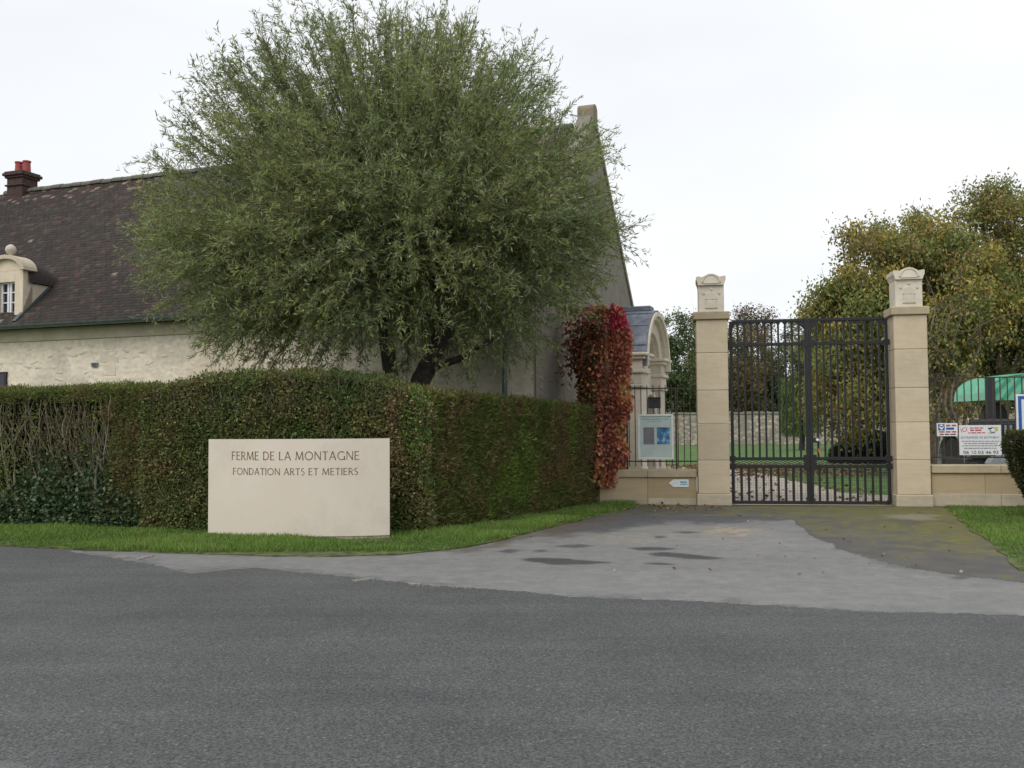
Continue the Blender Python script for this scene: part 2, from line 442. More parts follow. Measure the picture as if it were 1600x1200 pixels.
def pave(name, poly, z, step, cfun, mat, rag=.05):
    p = np.array(poly); lo, hi = p.min(0), p.max(0); lo = np.maximum(lo, [-9.6, 6]); hi = np.minimum(hi, [13.5, 21])
    nx, ny = int((hi[0] - lo[0]) / step), int((hi[1] - lo[1]) / step)
    gx, gy = np.meshgrid(lo[0] + np.arange(nx + 1) * step, lo[1] + np.arange(ny + 1) * step); P = np.c_[gx.ravel(), gy.ravel(), np.zeros(gx.size)]
    i = np.arange(ny)[:, None] * (nx + 1) + np.arange(nx)[None]; q = np.stack([i, i + 1, i + nx + 2, i + nx + 1], -1).reshape(-1, 4)
    C = P[q[:, 0]] + np.array([step / 2, step / 2, 0]); W = C.copy(); W[:, 0] += (vn(C, 2, 1) - .5) * rag * 2 + (vn(C, 11, 2) - .5) * rag * 1.5; W[:, 1] += (vn(C, 2, 3) - .5) * rag * 2 + (vn(C, 11, 4) - .5) * rag * 1.5
    q = q[inside(W[:, :2], poly)]; u, inv = np.unique(q, return_inverse=True); P = P[u]; q = inv.reshape(-1, 4)
    col_ = cfun(P); P[:, 2] = z; P[np.bincount(q.ravel(), minlength=len(P)) < 4, 2] = z - .012
    o = link(name, np_mesh(name, P, q, col_, True), None, mat); o['kind'] = 'structure'; return o
def mixv(c, m, d): return c * (1 - m[:, None]) + np.array(d)[None] * m[:, None]
damp = [G(*pg) for pg in [
        [(809, 873), (835, 871), (890, 873), (955, 878), (925, 882), (860, 882), (825, 878)],
        [(1012, 865), (1040, 863), (1090, 867), (1130, 873), (1100, 875), (1050, 871), (1020, 869)],
        [(977, 856), (1010, 854), (1058, 857), (1030, 859), (990, 859)],
        [(996, 879), (1030, 878), (1064, 882), (1030, 882)],
        [(860, 852), (905, 850), (930, 853), (890, 856)],
        [(775, 861), (800, 858), (822, 860), (800, 864)],
        [(832, 859), (848, 857), (853, 861), (838, 863)],
        [(1045, 831), (1080, 830), (1100, 832), (1070, 834)],
        [(1024, 838), (1040, 837), (1046, 840), (1030, 841)],
        [(1486, 901), (1505, 899), (1520, 902), (1500, 906)]]]
def apron_col(P):
    n1, n2 = vn(P, .5, 5), vn(P * np.array([.35, 2, 1]), 1.4, 6)
    c = np.array([[.19, .188, .182]]) * (.86 + .2 * n1 + .12 * n2)[:, None]
    lt = smask(P, G((900, 838), (1000, 824), (1130, 818), (1215, 826), (1250, 845), (1180, 858), (1040, 850), (940, 852)), .35, .35, 3)
    c = mixv(c, lt * .5, (.235, .23, .215))
    sand = smask(P, G((1085, 826), (1130, 822), (1185, 828), (1160, 838), (1105, 838)), .25, .3, 9) * (vn(P, 9, 12) > .42); c = mixv(c, sand * .7, (.36, .29, .20))
    sand = smask(P, G((950, 836), (1000, 834), (1040, 842), (990, 848), (945, 846)), .3, .3, 19) * (vn(P, 9, 14) > .45); c = mixv(c, sand * .5, (.27, .235, .175))
    dk = smask(P, G((860, 826), (960, 803), (1060, 803), (1235, 803), (1240, 811), (1150, 816), (1040, 816), (960, 826), (890, 838)), .25, .35, 29); c = mixv(c, dk * .9, (.075, .076, .08))
    soil = smask(P, G((700, 862), (800, 842), (880, 820), (960, 803), (980, 806), (900, 826), (820, 846), (730, 862)), .12, .2, 39); c = mixv(c, soil * .75, (.10, .075, .05))
    for k, pg in enumerate(damp): c = mixv(c, smask(P, pg, .045, .06, 40 + k) * (.9 if k < 4 else .75), (.05, .05, .052))
    st_ = vn(P * np.array([.5, 5, 1]), 2.2, 77) ; c = c * (.97 + .06 * st_)[:, None]; g_ = vn(P, 14, 78) * .5 + vn(P, 5, 79) * .5; c = c * (.84 + .32 * g_)[:, None]
    ed = 1 - smask(P, ap, .3, .25, 60); ed *= (P[:, 1] < 12.5); c = mixv(c, np.clip(ed * (.4 + 1.2 * vn(P, 16, 62)), 0, 1) * .75, (.078, .078, .077))
    fl = (vn(P, 26, 71) > .9) & (vn(P, 1, 72) > .5); c[fl] *= 1.35
    return c
pave('driveway_apron', ap, -.003, .042, apron_col, M['apron'], .05)
sheet('apron_far', [(13.4, 7.2), (30, 6.4), (30, 9.4), (13.4, 9.3)], -.003, M['road'])
old = G((930, 806), (960, 804), (1060, 806), (1180, 806), (1240, 812), (1270, 834), (1310, 855), (1360, 871), (1420, 886), (1500, 897), (1600, 909)) \
    + [(12, 9.3), (14, 12), (9.2, 14.8), (8.2, 18.3), (8, 19.2), (3.6, 19.6), (2.2, 19.4)]
def old_col(P):
    n1 = vn(P, .7, 15); n2 = vn(P, 3.2, 16); n3 = vn(P, 12, 17)
    c = np.array([[.10, .096, .088]]) * (.8 + .35 * n2)[:, None]
    n4 = vn(P, 24, 18); moss = np.clip((n1 * .38 + n2 * .27 + n3 * .2 + n4 * .15 + .16 * np.clip((P[:, 0] - 5.5) / 2.5, -.6, 1) - .42) * 5, 0, 1)
    back = np.clip((P[:, 1] - 18.0) / .8, 0, 1) * np.clip((4.6 - P[:, 0]) / 1.5, 0, 1); moss = np.maximum(moss, back * (n3 * .6 + .4))
    c = mixv(c, moss * .85, (.125, .118, .034)); c = mixv(c, moss * (n3 > .62) * .5, (.16, .15, .04))
    pale = smask(P, G((1390, 806), (1430, 803), (1475, 806), (1440, 811), (1400, 811)), .15, .2, 91); c = mixv(c, pale * .7, (.24, .215, .17))
    dk = smask(P, G((1390, 812), (1425, 811), (1440, 818), (1410, 824)), .1, .15, 95); c = mixv(c, dk * .6, (.06, .058, .056))
    return c
pave('old_driveway', old, .002, .045, old_col, M['oldasphalt'], .035)
sheet('road_patch', G((-20, 1186), (14, 1190), (40, 1196), (46, 1215), (-20, 1215)), -.003, plain('pale_asphalt', (.12, .121, .122), .9, var=.3, sc=60), .03, .1)
for pg in ([(553, 907), (584, 903.5), (588, 904.5), (560, 908.5)], [(636, 910.5), (662, 912), (660, 913.5), (640, 912.3)], [(672, 913), (690, 914), (690, 915.2), (674, 914.2)],
           [(700, 915), (735, 917), (734, 918.4), (702, 916.3)], [(207, 873), (235, 868), (238, 869), (213, 875)], [(178, 869), (198, 868), (200, 871), (182, 872)]):
    sheet('worn_paint_mark', G(*pg), .006, M['paintmark'], .05, .08)
vg = fr + [(2.6, 20.2), (1.3, 20.3), (0.2, 17.6), (-1.2, 16.2), (-6, 16.4), (-14, 18), (-60, 19)]
sheet('grass_verge', vg, .012, M['grassbase'], .07, .3)
rg = G((1478, 792), (1500, 815), (1535, 838), (1560, 862), (1600, 893)) + [(9.6, 10.6), (14, 10.8), (30, 10), (30, 18.2), (8.3, 18.55)]
sheet('grass_bank', rg, .014, M['grassbase'], .12, .25)
grv = [(3.7, 19.5), (8.1, 19.2), (8.4, 20.8), (7.6, 22.5), (7.9, 26), (8.0, 33), (5, 38), (3.9, 30), (3.2, 24)]
sheet('gravel_drive', grv, .002, M['gravel'], .3, .4)
sheet('threshold_slab', [(4.3, 18.98), (7.45, 18.5), (7.5, 18.95), (4.35, 19.42)], .014, M['plinth'])

def inside(pts, poly):
    x, y = pts[:, 0], pts[:, 1]; r = np.zeros(len(pts), bool); n = len(poly)
    for i in range(n):
        x0, y0 = poly[i]; x1, y1 = poly[(i + 1) % n]
        c = ((y0 > y) != (y1 > y)) & (x < (x1 - x0) * (y - y0) / (y1 - y0 + 1e-12) + x0); r ^= c
    return r
def grass(name, poly, n, h, label, z=.01, bounds=None, pal=((.10, .20, .035), (.19, .31, .06), (.25, .23, .09)), thin=None, soil=False):
    p = np.array(poly); lo, hi = (p.min(0), p.max(0)) if bounds is None else (np.array(bounds[0]), np.array(bounds[1]))
    P = lo + (hi - lo) * RNG.random((n, 2)); W = np.c_[P, np.zeros(n)]; P = P[inside(P + np.c_[(vn(W, 3, 7) - .45) * .22, (vn(W, 3, 8) - .45) * .26], poly)]
    P3 = np.c_[P, np.full(len(P), z)]
    a = vn(P3, 1.3, 4); b_ = vn(P3, 5, 6); keep = (a * .6 + b_ * .4 + RNG.random(len(P)) * .35) > .38
    if thin is not None: keep &= thin(P3)
    if soil:   # bare earth strip along the foot of the conifer hedge
        h0, h1 = gp(668, 830), gp(927, 788); d = np.array([h1.x - h0.x, h1.y - h0.y]); d /= np.linalg.norm(d); q = P3[:, :2] - np.array([h0.x, h0.y]); off = q[:, 0] * d[1] - q[:, 1] * d[0]; al = q @ d
        keep &= ~((off < .2 + .12 * b_) & (al > 0)) | (RNG.random(len(P3)) < .06)
    P3 = P3[keep]; a = a[keep]; m = len(P3)
    D = np.c_[RNG.normal(0, .45, (m, 2)), np.ones(m)]
    t = np.clip(a * 1.5 - .25 + RNG.normal(0, .25, m), 0, 1)[:, None]
    C = np.array(pal[0]) * (1 - t) + np.array(pal[1]) * t
    dry = RNG.random(m) < .12; C[dry] = pal[2]
    C *= RNG.uniform(.75, 1.25, (m, 1))
    o = link(name, leaf_mesh(name, P3, D, h * RNG.uniform(.5, 1.4, m) * (.35 + 1.3 * a), np.full(m, .011), C), None, M['grass'])
    return tag(o, label, 'grass', kind='stuff')
grass('verge_grass', vg, 330000, .068, 'short green grass along the foot of the hedges beside the road', bounds=((-10.5, 12.3), (3, 20.4)), thin=lambda P: ~((P[:, 0] > gp(530, 842).x) & (P[:, 0] < gp(612, 842).x) & (P[:, 1] > 13.25) & (P[:, 1] < 14.0)) | (RNG.random(len(P)) < .12), soil=True)
grass('bank_grass', rg, 105000, .055, 'trimmed green lawn in front of the right low wall', bounds=((5, 9.8), (12, 18.6)))

# ------------------------------------------------------------------ farm house
ANG = R(-20)
CX, CY = .479, 19.0
house = empty('farmhouse', (CX, CY, 0), ANG)
tag(house, 'long stone farmhouse with dark tiled roof and dormer behind the clipped hedges', 'house')
EA, RZ, HW, LEN = 4.08, 8.98, 4.6, 24.0
def to_local(p):
    d = Vector((p[0] - CX, p[1] - CY)); return (d.x * math.cos(-ANG) - d.y * math.sin(-ANG), d.x * math.sin(-ANG) + d.y * math.cos(-ANG))
def on_plane(px, py, yl=0.0):
    """house-local x,z where the pixel ray meets local plane y=yl"""
    d = ray(px, py); n = Vector((math.sin(-ANG), math.cos(-ANG), 0))
    o = Vector((CX, CY, 0)) + n * yl; t = (o - CAM).dot(n) / d.dot(n); p = CAM + d * t
    return to_local(p)[0], p.z
wl = MB(); wl.box(-LEN, -.02, 0, .5, 0, EA - .02); wl.build('wall', M['facade'], house)
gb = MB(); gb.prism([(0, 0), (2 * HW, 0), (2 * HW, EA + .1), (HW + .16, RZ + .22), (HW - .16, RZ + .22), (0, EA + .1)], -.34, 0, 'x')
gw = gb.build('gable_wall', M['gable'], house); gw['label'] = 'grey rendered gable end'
MB().box(-LEN, -.5, 2 * HW - .5, 2 * HW, 0, EA).build('rear_wall', M['facade'], house)
MB().box(-LEN - .5, -LEN, 0, 2 * HW, 0, EA).build('end_wall', M['facade'], house)
# coping along the gable rake and the apex stone
for sgn in (-1, 1):
    d = Vector((0, -sgn * HW, RZ - EA)).normalized()
    a = Vector((0, HW + sgn * HW, EA + .1)); nn = Vector((0, -d.z * (1 if d.y > 0 else -1), abs(d.y)))
    L = (Vector((0, HW, RZ + .1)) - a).length; k = 9
    for i in range(k):
        p0 = a + d * (L * i / k + .006); p1 = a + d * (L * (i + 1) / k - .006); cp = MB()
        q0, q1 = p0 + nn * .12, p1 + nn * .12
        cp.prism([(p0.y, p0.z), (p1.y, p1.z), (q1.y, q1.z), (q0.y, q0.z)], -.38, .045, 'x')
        cp.build('coping_stone', M['lichen'], house)
ax = MB(); pts = [(-.2, 0), (.2, 0), (.2, .3)] + [(.2 * math.cos(t), .32 + .16 * math.sin(t)) for t in np.linspace(0, math.pi, 9)] + [(-.2, .3)]
ax.prism([(HW + y * .95, RZ + .02 + z) for y, z in pts], -.36, .05, 'x'); ax.build('apex_stone', M['lichen'], house)
# roof: battens slab under real tiles
def roof_pt(s):
    """front slope profile, s metres from eave; a slight kick at the eave"""
    Lr = math.hypot(HW + .35, RZ - EA + .1); t = s / Lr
    return -.35 + (HW + .35) * t, EA + .06 + (RZ - EA - .06) * t - .16 * math.sin(math.pi * min(1, t * 1.0)) * (1 - t)
LR = math.hypot(HW + .35, RZ - EA + .1)
sl_ = MB(); prof = [roof_pt(LR * i / 10) for i in range(11)]
sl_.ring([(y, z - .14) for y, z in prof], [(y, z - .03) for y, z in prof], -LEN, -.345, 'x')
roof = sl_.build('roof', M['brick'], house); roof['label'] = 'dark brown plain tile roof'
bk = MB(); bk.ring([(2 * HW + .35, EA - .1), (HW, RZ - .14)], [(2 * HW + .35, EA + .06), (HW, RZ - .01)], -LEN, -.345, 'x'); bk.build('rear_slope', M['brick'], roof)
exp_, tw = .125, .17; rows = int(LR / exp_); V, Fq, C = [], [], []
for r_ in range(rows):
    s0 = r_ * exp_; y0, z0 = roof_pt(s0); y1, z1 = roof_pt(min(LR, s0 + exp_ * 1.15)); off = (r_ % 2) * tw / 2
    for i in range(int((LEN - .36) / tw)):
        x0 = -LEN + off + i * tw; x1 = x0 + tw * .965
        if x0 < -19: continue
        lift = .028 + random.random() * .012; tl = random.uniform(-.006, .006); b_ = len(V)
        V += [(x0, y0, z0 - .01), (x1, y0, z0 - .01), (x0, y0, z0 + lift + tl), (x1, y0, z0 + lift - tl), (x0, y1, z1 + .001), (x1, y1, z1 + .001)]
        Fq += [(b_, b_ + 1, b_ + 3, b_ + 2), (b_ + 2, b_ + 3, b_ + 5, b_ + 4)]
        q = random.random(); g = random.uniform(.75, 1.25); t = r_ / rows
        g *= .8 + .35 * vn(np.array([[x0, y0, 0]]), .5, 3)[0]; c = (.037 * g, .0265 * g, .022 * g)
        if q < .07: c = (.075 * g, .042 * g, .032 * g)
        elif q < .16: c = (.05 * g, .048 * g, .036 * g)
        if q > .996: c = (.2, .19, .15)
        if t > .88 and q > .86: c = (.20 * g, .13 * g, .10 * g)
        C += [c] * 6
tl = link('roof_tiles', np_mesh('roof_tiles', V, Fq, np.array(C)), roof, M['tile']); tl['kind'] = 'stuff'
# ridge tiles
rm = MB(); an = np.linspace(-.25, math.pi + .25, 9)
rm.ring([(.12 * math.cos(t), .09 * math.sin(t)) for t in an], [(.145 * math.cos(t), .115 * math.sin(t)) for t in an], 0, .37, 'x')
rme = rm.mesh('ridge_tile'); rme.materials.append(stone_mat('ridge_tile', (.13, .135, .1), (.08, .075, .06), (.22, .2, .15), 9, .4))
x = -19.0; k = 0
while x < -.6:
    o = link('ridge_tile', rme, roof); o.location = (x, HW, RZ - .03 + .012 * (k % 2)); o.rotation_euler = (0, R(random.uniform(-1, 1)), 0); x += .385; k += 1
# gutter, cornice band, downpipe
an = np.linspace(math.pi, 2 * math.pi, 9)
gu = MB(); gu.ring([(-.46 + .085 * math.cos(t), EA + .03 + .085 * math.sin(t)) for t in an], [(-.46 + .1 * math.cos(t), EA + .03 + .1 * math.sin(t)) for t in an], -LEN, .0, 'x')
gu.build('gutter', M['zinc'], house)
MB().box(-LEN, -.03, -.06, 0.02, EA - .34, EA - .03, .012).build('cornice', M['facade'], house)
dpx = on_plane(789, 600, -.1)[0]
dp = MB(); dp.bar((dpx, -.12, 0.0), (dpx, -.12, EA - .4), .055, 10); dp.bar((dpx, -.12, EA - .4), (dpx, -.42, EA - .04), .055, 10); dp.build('downpipe', M['zinc'], house)
# rubble stones standing proud of the lime render
stone_meshes = []
for k in range(9):
    n = random.randint(5, 8); w_, h_ = random.uniform(.08, .2), random.uniform(.04, .075); mb = MB(); ro, ri = [], []
    for i in range(n):
        a = 2 * math.pi * i / n; q = random.uniform(.62, 1.25); ro.append((w_ * math.cos(a) * q, h_ * math.sin(a) * q))
    ri = [(p[0] * .7 + random.uniform(-.01, .01), p[1] * .6) for p in ro]
    v = [(p[0], .02, p[1]) for p in ro] + [(p[0], -.025 + random.uniform(-.005, .005), p[1]) for p in ri]
    mb.add(v, [tuple(range(n, 2 * n))] + [(i, (i + 1) % n, n + (i + 1) % n, n + i) for i in range(n)])
    stone_meshes.append(mb.mesh('stone'))
gm = []
for m_ in stone_meshes:
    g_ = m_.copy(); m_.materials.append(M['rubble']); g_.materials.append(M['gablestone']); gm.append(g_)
def wall_face(x0, x1, z0, z1, st=.035):
    nx, nz_ = int((x1 - x0) / st), int((z1 - z0) / st); gx, gz = np.meshgrid(np.linspace(x0, x1, nx + 1), np.linspace(z0, z1, nz_ + 1)); P = np.c_[gx.ravel(), np.zeros(gx.size), gz.ravel()]
    a = vn(P * np.array([1, 1, 2.4]), 4.2, 101); b_ = vn(P * np.array([1, 1, 2.0]), 9, 102); c_ = vn(P, 22, 103); big = vn(P, .8, 104)
    hgt = np.clip((np.abs(a - .5) * 2.2), 0, 1) * .014 + b_ * .016 + c_ * .006; P[:, 1] = -.004 - hgt
    C = np.array([[.73, .645, .52]]) * (.84 + .26 * b_ + .12 * c_)[:, None]; t = np.clip((big - .55) * 1.8, 0, .45)[:, None]; C = C * (1 - t) + np.array([[.62, .51, .37]]) * t
    g_ = np.clip((vn(P, 1.7, 105) - .62) * 3, 0, .5)[:, None]; C = C * (1 - g_) + np.array([[.40, .37, .32]]) * g_
    i = np.arange(nz_)[:, None] * (nx + 1) + np.arange(nx)[None]; q = np.stack([i, i + 1, i + nx + 2, i + nx + 1], -1).reshape(-1, 4)
    link('rubble_face', np_mesh('rubble_face', P, q, C, False), house, M['wallface'])
wall_face(-17.5, -.05, 1.5, EA - .35)
cnt = 0; z = 2.05
vent_x, vent_z = on_plane(150, 570)
qx = on_plane(172, 560)[0]
while z < EA - .42:
    x = -16.3 + random.random() * .3
    while x < -8.6 and cnt < 240:
        if random.random() < .8 and not (abs(x - vent_x) < .3 and abs(z - vent_z) < .15) and abs(x - qx) > .38:
            o = link('stone', random.choice(stone_meshes), house); o.location = (x, random.uniform(-.008, .014), z + random.uniform(-.03, .03)); o.rotation_euler = (0, R(random.uniform(-14, 14)), 0); cnt += 1
        x += random.uniform(.24, .62)
    z += .15
z = 1.7
while z < 2.6:
    x = -4.2
    while x < -.3:
        if random.random() < .8:
            o = link('stone', random.choice(stone_meshes), house); o.location = (x, 0.004, z); o.rotation_euler = (0, R(random.uniform(-6, 6)), 0)
        y = -x
        x += random.uniform(.4, .6)
    z += .16
z = 1.8
while z < 3.0:
    y = .35
    while y < 4.6:
        if random.random() < .75:
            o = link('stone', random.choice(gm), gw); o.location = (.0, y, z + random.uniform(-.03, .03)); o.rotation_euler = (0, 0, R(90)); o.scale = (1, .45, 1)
        y += random.uniform(.45, .8)
    z += .19
# dressed blocks of an old opening, the vent and a low window
for i, z0 in enumerate(np.arange(1.9, EA - .4, .31)):
    wq = .2 if i % 2 else .28
    MB().box(qx - wq, qx + wq, -.026, .05, z0, z0 + .3, .02).build('dressed_block', M['rubble'], house)
vm = MB(); vm.box(vent_x - .09, vent_x + .09, -.06, .03, vent_z - .05, vent_z + .05); vm.build('vent', M['greymetal'], house)
for i in range(3): MB().box(vent_x - .075, vent_x + .075, -.07, -.0605, vent_z - .035 + .028 * i, vent_z - .022 + .028 * i).build('vent_slat', M['darkmetal'], house)
wx, wz = on_plane(13, 581)
wd = MB(); wd.box(wx - .8, wx, -.065, .1, wz - 1.0, wz); win = wd.build('window', M['darkmetal'], house)
MB().box(wx - .76, wx - .05, -.07, -.0655, wz - .9, wz - .06).build('pane', M['glass'], win)
MB().box(wx - .44, wx - .36, -.09, -.071, wz - .95, wz - .03).build('frame', M['white'], win)
# dormer
dxc, _ = on_plane(11, 470, -.05); s59 = F_PX / 23.6
def zz(py): return on_plane(11, py, -.05)[1]
dz0, dz1, dz2, dz3 = EA + .1, zz(441), zz(424), zz(399); dzc = zz(443)
dorm = MB()
for sg in (-1, 1): dorm.box(dxc + sg * .27 if sg > 0 else dxc - .54, dxc + .54 if sg > 0 else dxc - .27, -.08, .22, dz0, dz2, .008)
dorm.box(dxc - .27, dxc + .27, -.078, .22, dz1, dz2)
dorm.box(dxc - .27, dxc + .27, -.1, .22, dz0 - .02, dz0 + .06)
dm = dorm.build('dormer', M['lowwall'], house); dm['label'] = 'carved stone dormer with arched pediment'
dm.data.materials[0] = M['facade']
rr = .60; ann = np.linspace(0, math.pi, 15); hgt = dz3 - dz2
MB().prism([(dxc + rr * .9 * math.cos(t), dz2 + .01 + hgt * .8 * math.sin(t)) for t in ann], -.06, .2, 'y').build('tympanum', M['facade'], dm)
MB().ring([(dxc + rr * .84 * math.cos(t), dz2 + hgt * .76 * math.sin(t)) for t in ann], [(dxc + rr * 1.06 * math.cos(t), dz2 + hgt * math.sin(t)) for t in ann], -.16, .26, 'y').build('pediment', M['facade'], dm)
bl = MB(); bl.lathe([(.07, 0), (.05, .03), (.05, .05), (.1, .08), (.125, .14), (.13, .17), (.1, .25), (.04, .29)], (dxc, .04, dz3 - .01), 14); bl.build('ball_finial', M['palestone'], dm, True)
# dormer cheeks and barrel roof running back into the slope
def slope_y(zv): return -.35 + (HW + .35) * (zv - EA - .06) / (RZ - EA - .06)
for sg in (-1, 1):
    xx = dxc + sg * .5
    MB().prism([(.2, dz0 - .0), (slope_y(dz0) + .1, dz0), (slope_y(dzc) + .12, dzc), (.2, dzc)], xx - .05, xx + .05, 'x').build('cheek', M['facade'], dm)
    MB().prism([(slope_y(dz0) - .02, dz0 + .05), (slope_y(dzc), dzc + .04), (slope_y(dzc) + .06, dzc + .01), (slope_y(dz0) + .04, dz0 + .02)], xx + sg * .02 - .055, xx + sg * .02 + .055, 'x').build('flashing', M['zinc'], dm)
dr = MB(); secs = [(.06, 1.0), (.5, .98), (.75, .88), (1.0, .68), (1.25, .42), (1.45, .15)]; n_ = len(ann)
dr.add([(dxc + .6 * math.cos(t), yv, dzc + .01 + (dz3 - dzc - .06) * k_ * math.sin(t)) for yv, k_ in secs for t in ann],
       [(a * n_ + b, a * n_ + b + 1, (a + 1) * n_ + b + 1, (a + 1) * n_ + b) for a in range(len(secs) - 1) for b in range(n_ - 1)])
dr.build('dormer_roof', plain('dormer_tile', (.04, .029, .024), .9, var=.4, sc=16, bump=.5), dm, True)
wn = MB(); wn.box(dxc - .27, dxc + .27, .06, .1, dz0 + .06, dz1); dwin = wn.build('dormer_window', M['glass'], dm)
fm = MB()
for xx in (-.245, -.04, .04, .245): fm.box(dxc + xx - .028, dxc + xx + .028, .02, .07, dz0 + .06, dz1)
hh = dz1 - dz0 - .06
for i in range(5):
    zc = dz0 + .06 + hh * i / 4
    if i in (0, 4): fm.box(dxc - .27, dxc + .27, .018, .072, zc - (.03 if i == 4 else 0), zc + (.05 if i == 0 else 0))
    elif i < 4: fm.box(dxc - .22, dxc + .22, .03, .065, zc - .014, zc + .014)
fm.build('frame', M['white'], dwin)
# chimney
cpx, cpz = on_plane(35, 287, HW)
ch = MB(); ch.box(cpx - .31, cpx + .31, HW - .3, HW + .3, RZ - 1.2, RZ + .38, .01); ch_o = ch.build('chimney', M['brick'], roof)
for i, (ex, z0, z1) in enumerate(((.05, .12, .17), (.05, .37, .44), (.1, .44, .53), (.06, .53, .58))):
    MB().box(cpx - .31 - ex, cpx + .31 + ex, HW - .3 - ex, HW + .3 + ex, RZ + z0 + .001, RZ + z1, .012).build('chimney_band', M['brick'], roof)
for dx in (-.15, .17):
    pm = MB(); pm.lathe([(.13, .55), (.12, .6), (.105, .9), (.125, .91), (.125, .95), (.09, .95), (.09, .7)], (cpx + dx, HW, RZ), 14); pm.build('chimney_pot', M['pot'], roof, False)

# ------------------------------------------------------------------ porch on the gable
por = empty('stone_portal', (.253, 19.0, 0), ANG)
tag(por, 'pale stone portal with rounded pediment and lead roof against the gable', 'portal')
PY0, PY1, PX = 4.82, 7.8, 1.3; pc = (PY0 + PY1) / 2; SP = 3.02; PR = (PY1 - PY0) / 2 * .9
ps = M['palestone']
for (a, b) in ((PY0, PY0 + .62), (PY1 - .62, PY1)):
    MB().box(.02, PX, a, b, .3, 2.5, .015).build('pier', ps, por)
    MB().box(-.02, PX + .05, a - .05, b + .05, 0, .3, .02).build('pier_base', ps, por)
    MB().box(-.01, PX + .05, a - .05, b + .05, 2.5, 2.58, .015).build('necking', ps, por)
    MB().box(.02, PX + .02, a - .02, b + .02, 2.58, 2.84, .01).build('frieze', ps, por)
    for q in range(5): MB().box(.25 + q * .2, .31 + q * .2, a - .045, a - .021, 2.62, 2.82).build('flute', ps, por)
    MB().box(-.01, PX + .08, a - .07, b + .07, 2.84, 2.93, .02).build('moulding', ps, por)
    MB().box(0, PX + .02, a - .02, b + .02, 2.93, 3.18, .01).build('block', ps, por)
    MB().box(-.01, PX + .10, a - .1, b + .1, 3.18, 3.26, .02).build('cornice', ps, por)
    MB().box(-.02, PX + .16, a - .16, b + .16, 3.26, 3.34, .02).build('cornice', ps, por)
    ld = MB(); sg = -1 if a == PY0 else 1; e = a - .17 if sg < 0 else b + .17
    ld.prism([(e, 3.343), (e, 3.37), (e - sg * .2, 3.42), (e - sg * .3, 3.62), (e - sg * .4, 3.62), (e - sg * .5, 3.343)], -.02, PX - .35, 'x'); ld.build('lead_flashing', M['lead'], por)
aa = np.linspace(0, math.pi, 25)
def arc(r, cz=SP, st=1.0): return [(pc + r * math.cos(t), cz + r * st * math.sin(t)) for t in aa]
MB().ring(arc(PR - .42), arc(PR - .06), .75, PX - .02, 'x').build('arch', ps, por)
MB().ring(arc(PR - .08), arc(PR + .03), .6, PX + .08, 'x').build('arch_moulding', ps, por)
MB().ring(arc(PR + .0), arc(PR + .1), .6, PX + .16, 'x').build('arch_cornice', ps, por)
MB().ring(arc(PR - .5), arc(PR - .4), .7, PX - .12, 'x').build('inner_moulding', ps, por)
ty = MB(); ty.prism([(pc + (PR - .3) * math.cos(t), SP + (PR - .3) * math.sin(t)) for t in aa], .55, .85, 'x'); ty.build('tympanum', ps, por)
lr = MB(); lr.ring([(p[0], p[1] + .002) for p in arc(PR + .1)], arc(PR + .15), -.05, PX + .12, 'x'); lo = lr.build('lead_roof', M['lead'], por)
MB().box(-.02, PX - .02, pc - .2, pc + .2, SP + PR + .12, SP + PR + .27, .03).build('lead_ridge', M['lead'], por)
for t in (.35, .75, 1.15, 1.99, 2.39, 2.79):
    s_ = MB(); r0 = PR + .15; s_.bar((-.02, pc + r0 * math.cos(t), SP + r0 * math.sin(t)), (PX + .1, pc + r0 * math.cos(t), SP + r0 * math.sin(t)), .018, 6); s_.build('lead_seam', M['lead'], por)
MB().box(.03, PX - .25, PY0 + .62, PY1 - .62, 2.45, SP + .05).build('lintel', ps, por)
MB().ring([(pc + .62 * math.cos(t), 1.75 + .62 * math.sin(t)) for t in aa], [(pc + .87 * math.cos(t), 1.75 + .87 * min(.8, math.sin(t))) for t in aa], .2, PX - .1, 'x').build('door_arch', ps, por)
for sg in (-1, 1): MB().box(.2, PX - .1, pc + sg * .62 if sg > 0 else pc - .87, pc + .87 if sg > 0 else pc - .62, 0, 1.75).build('door_jamb', ps, por)
MB().box(.25, .33, pc - .62, pc + .62, 0, 2.4).build('door', M['wood'], por)

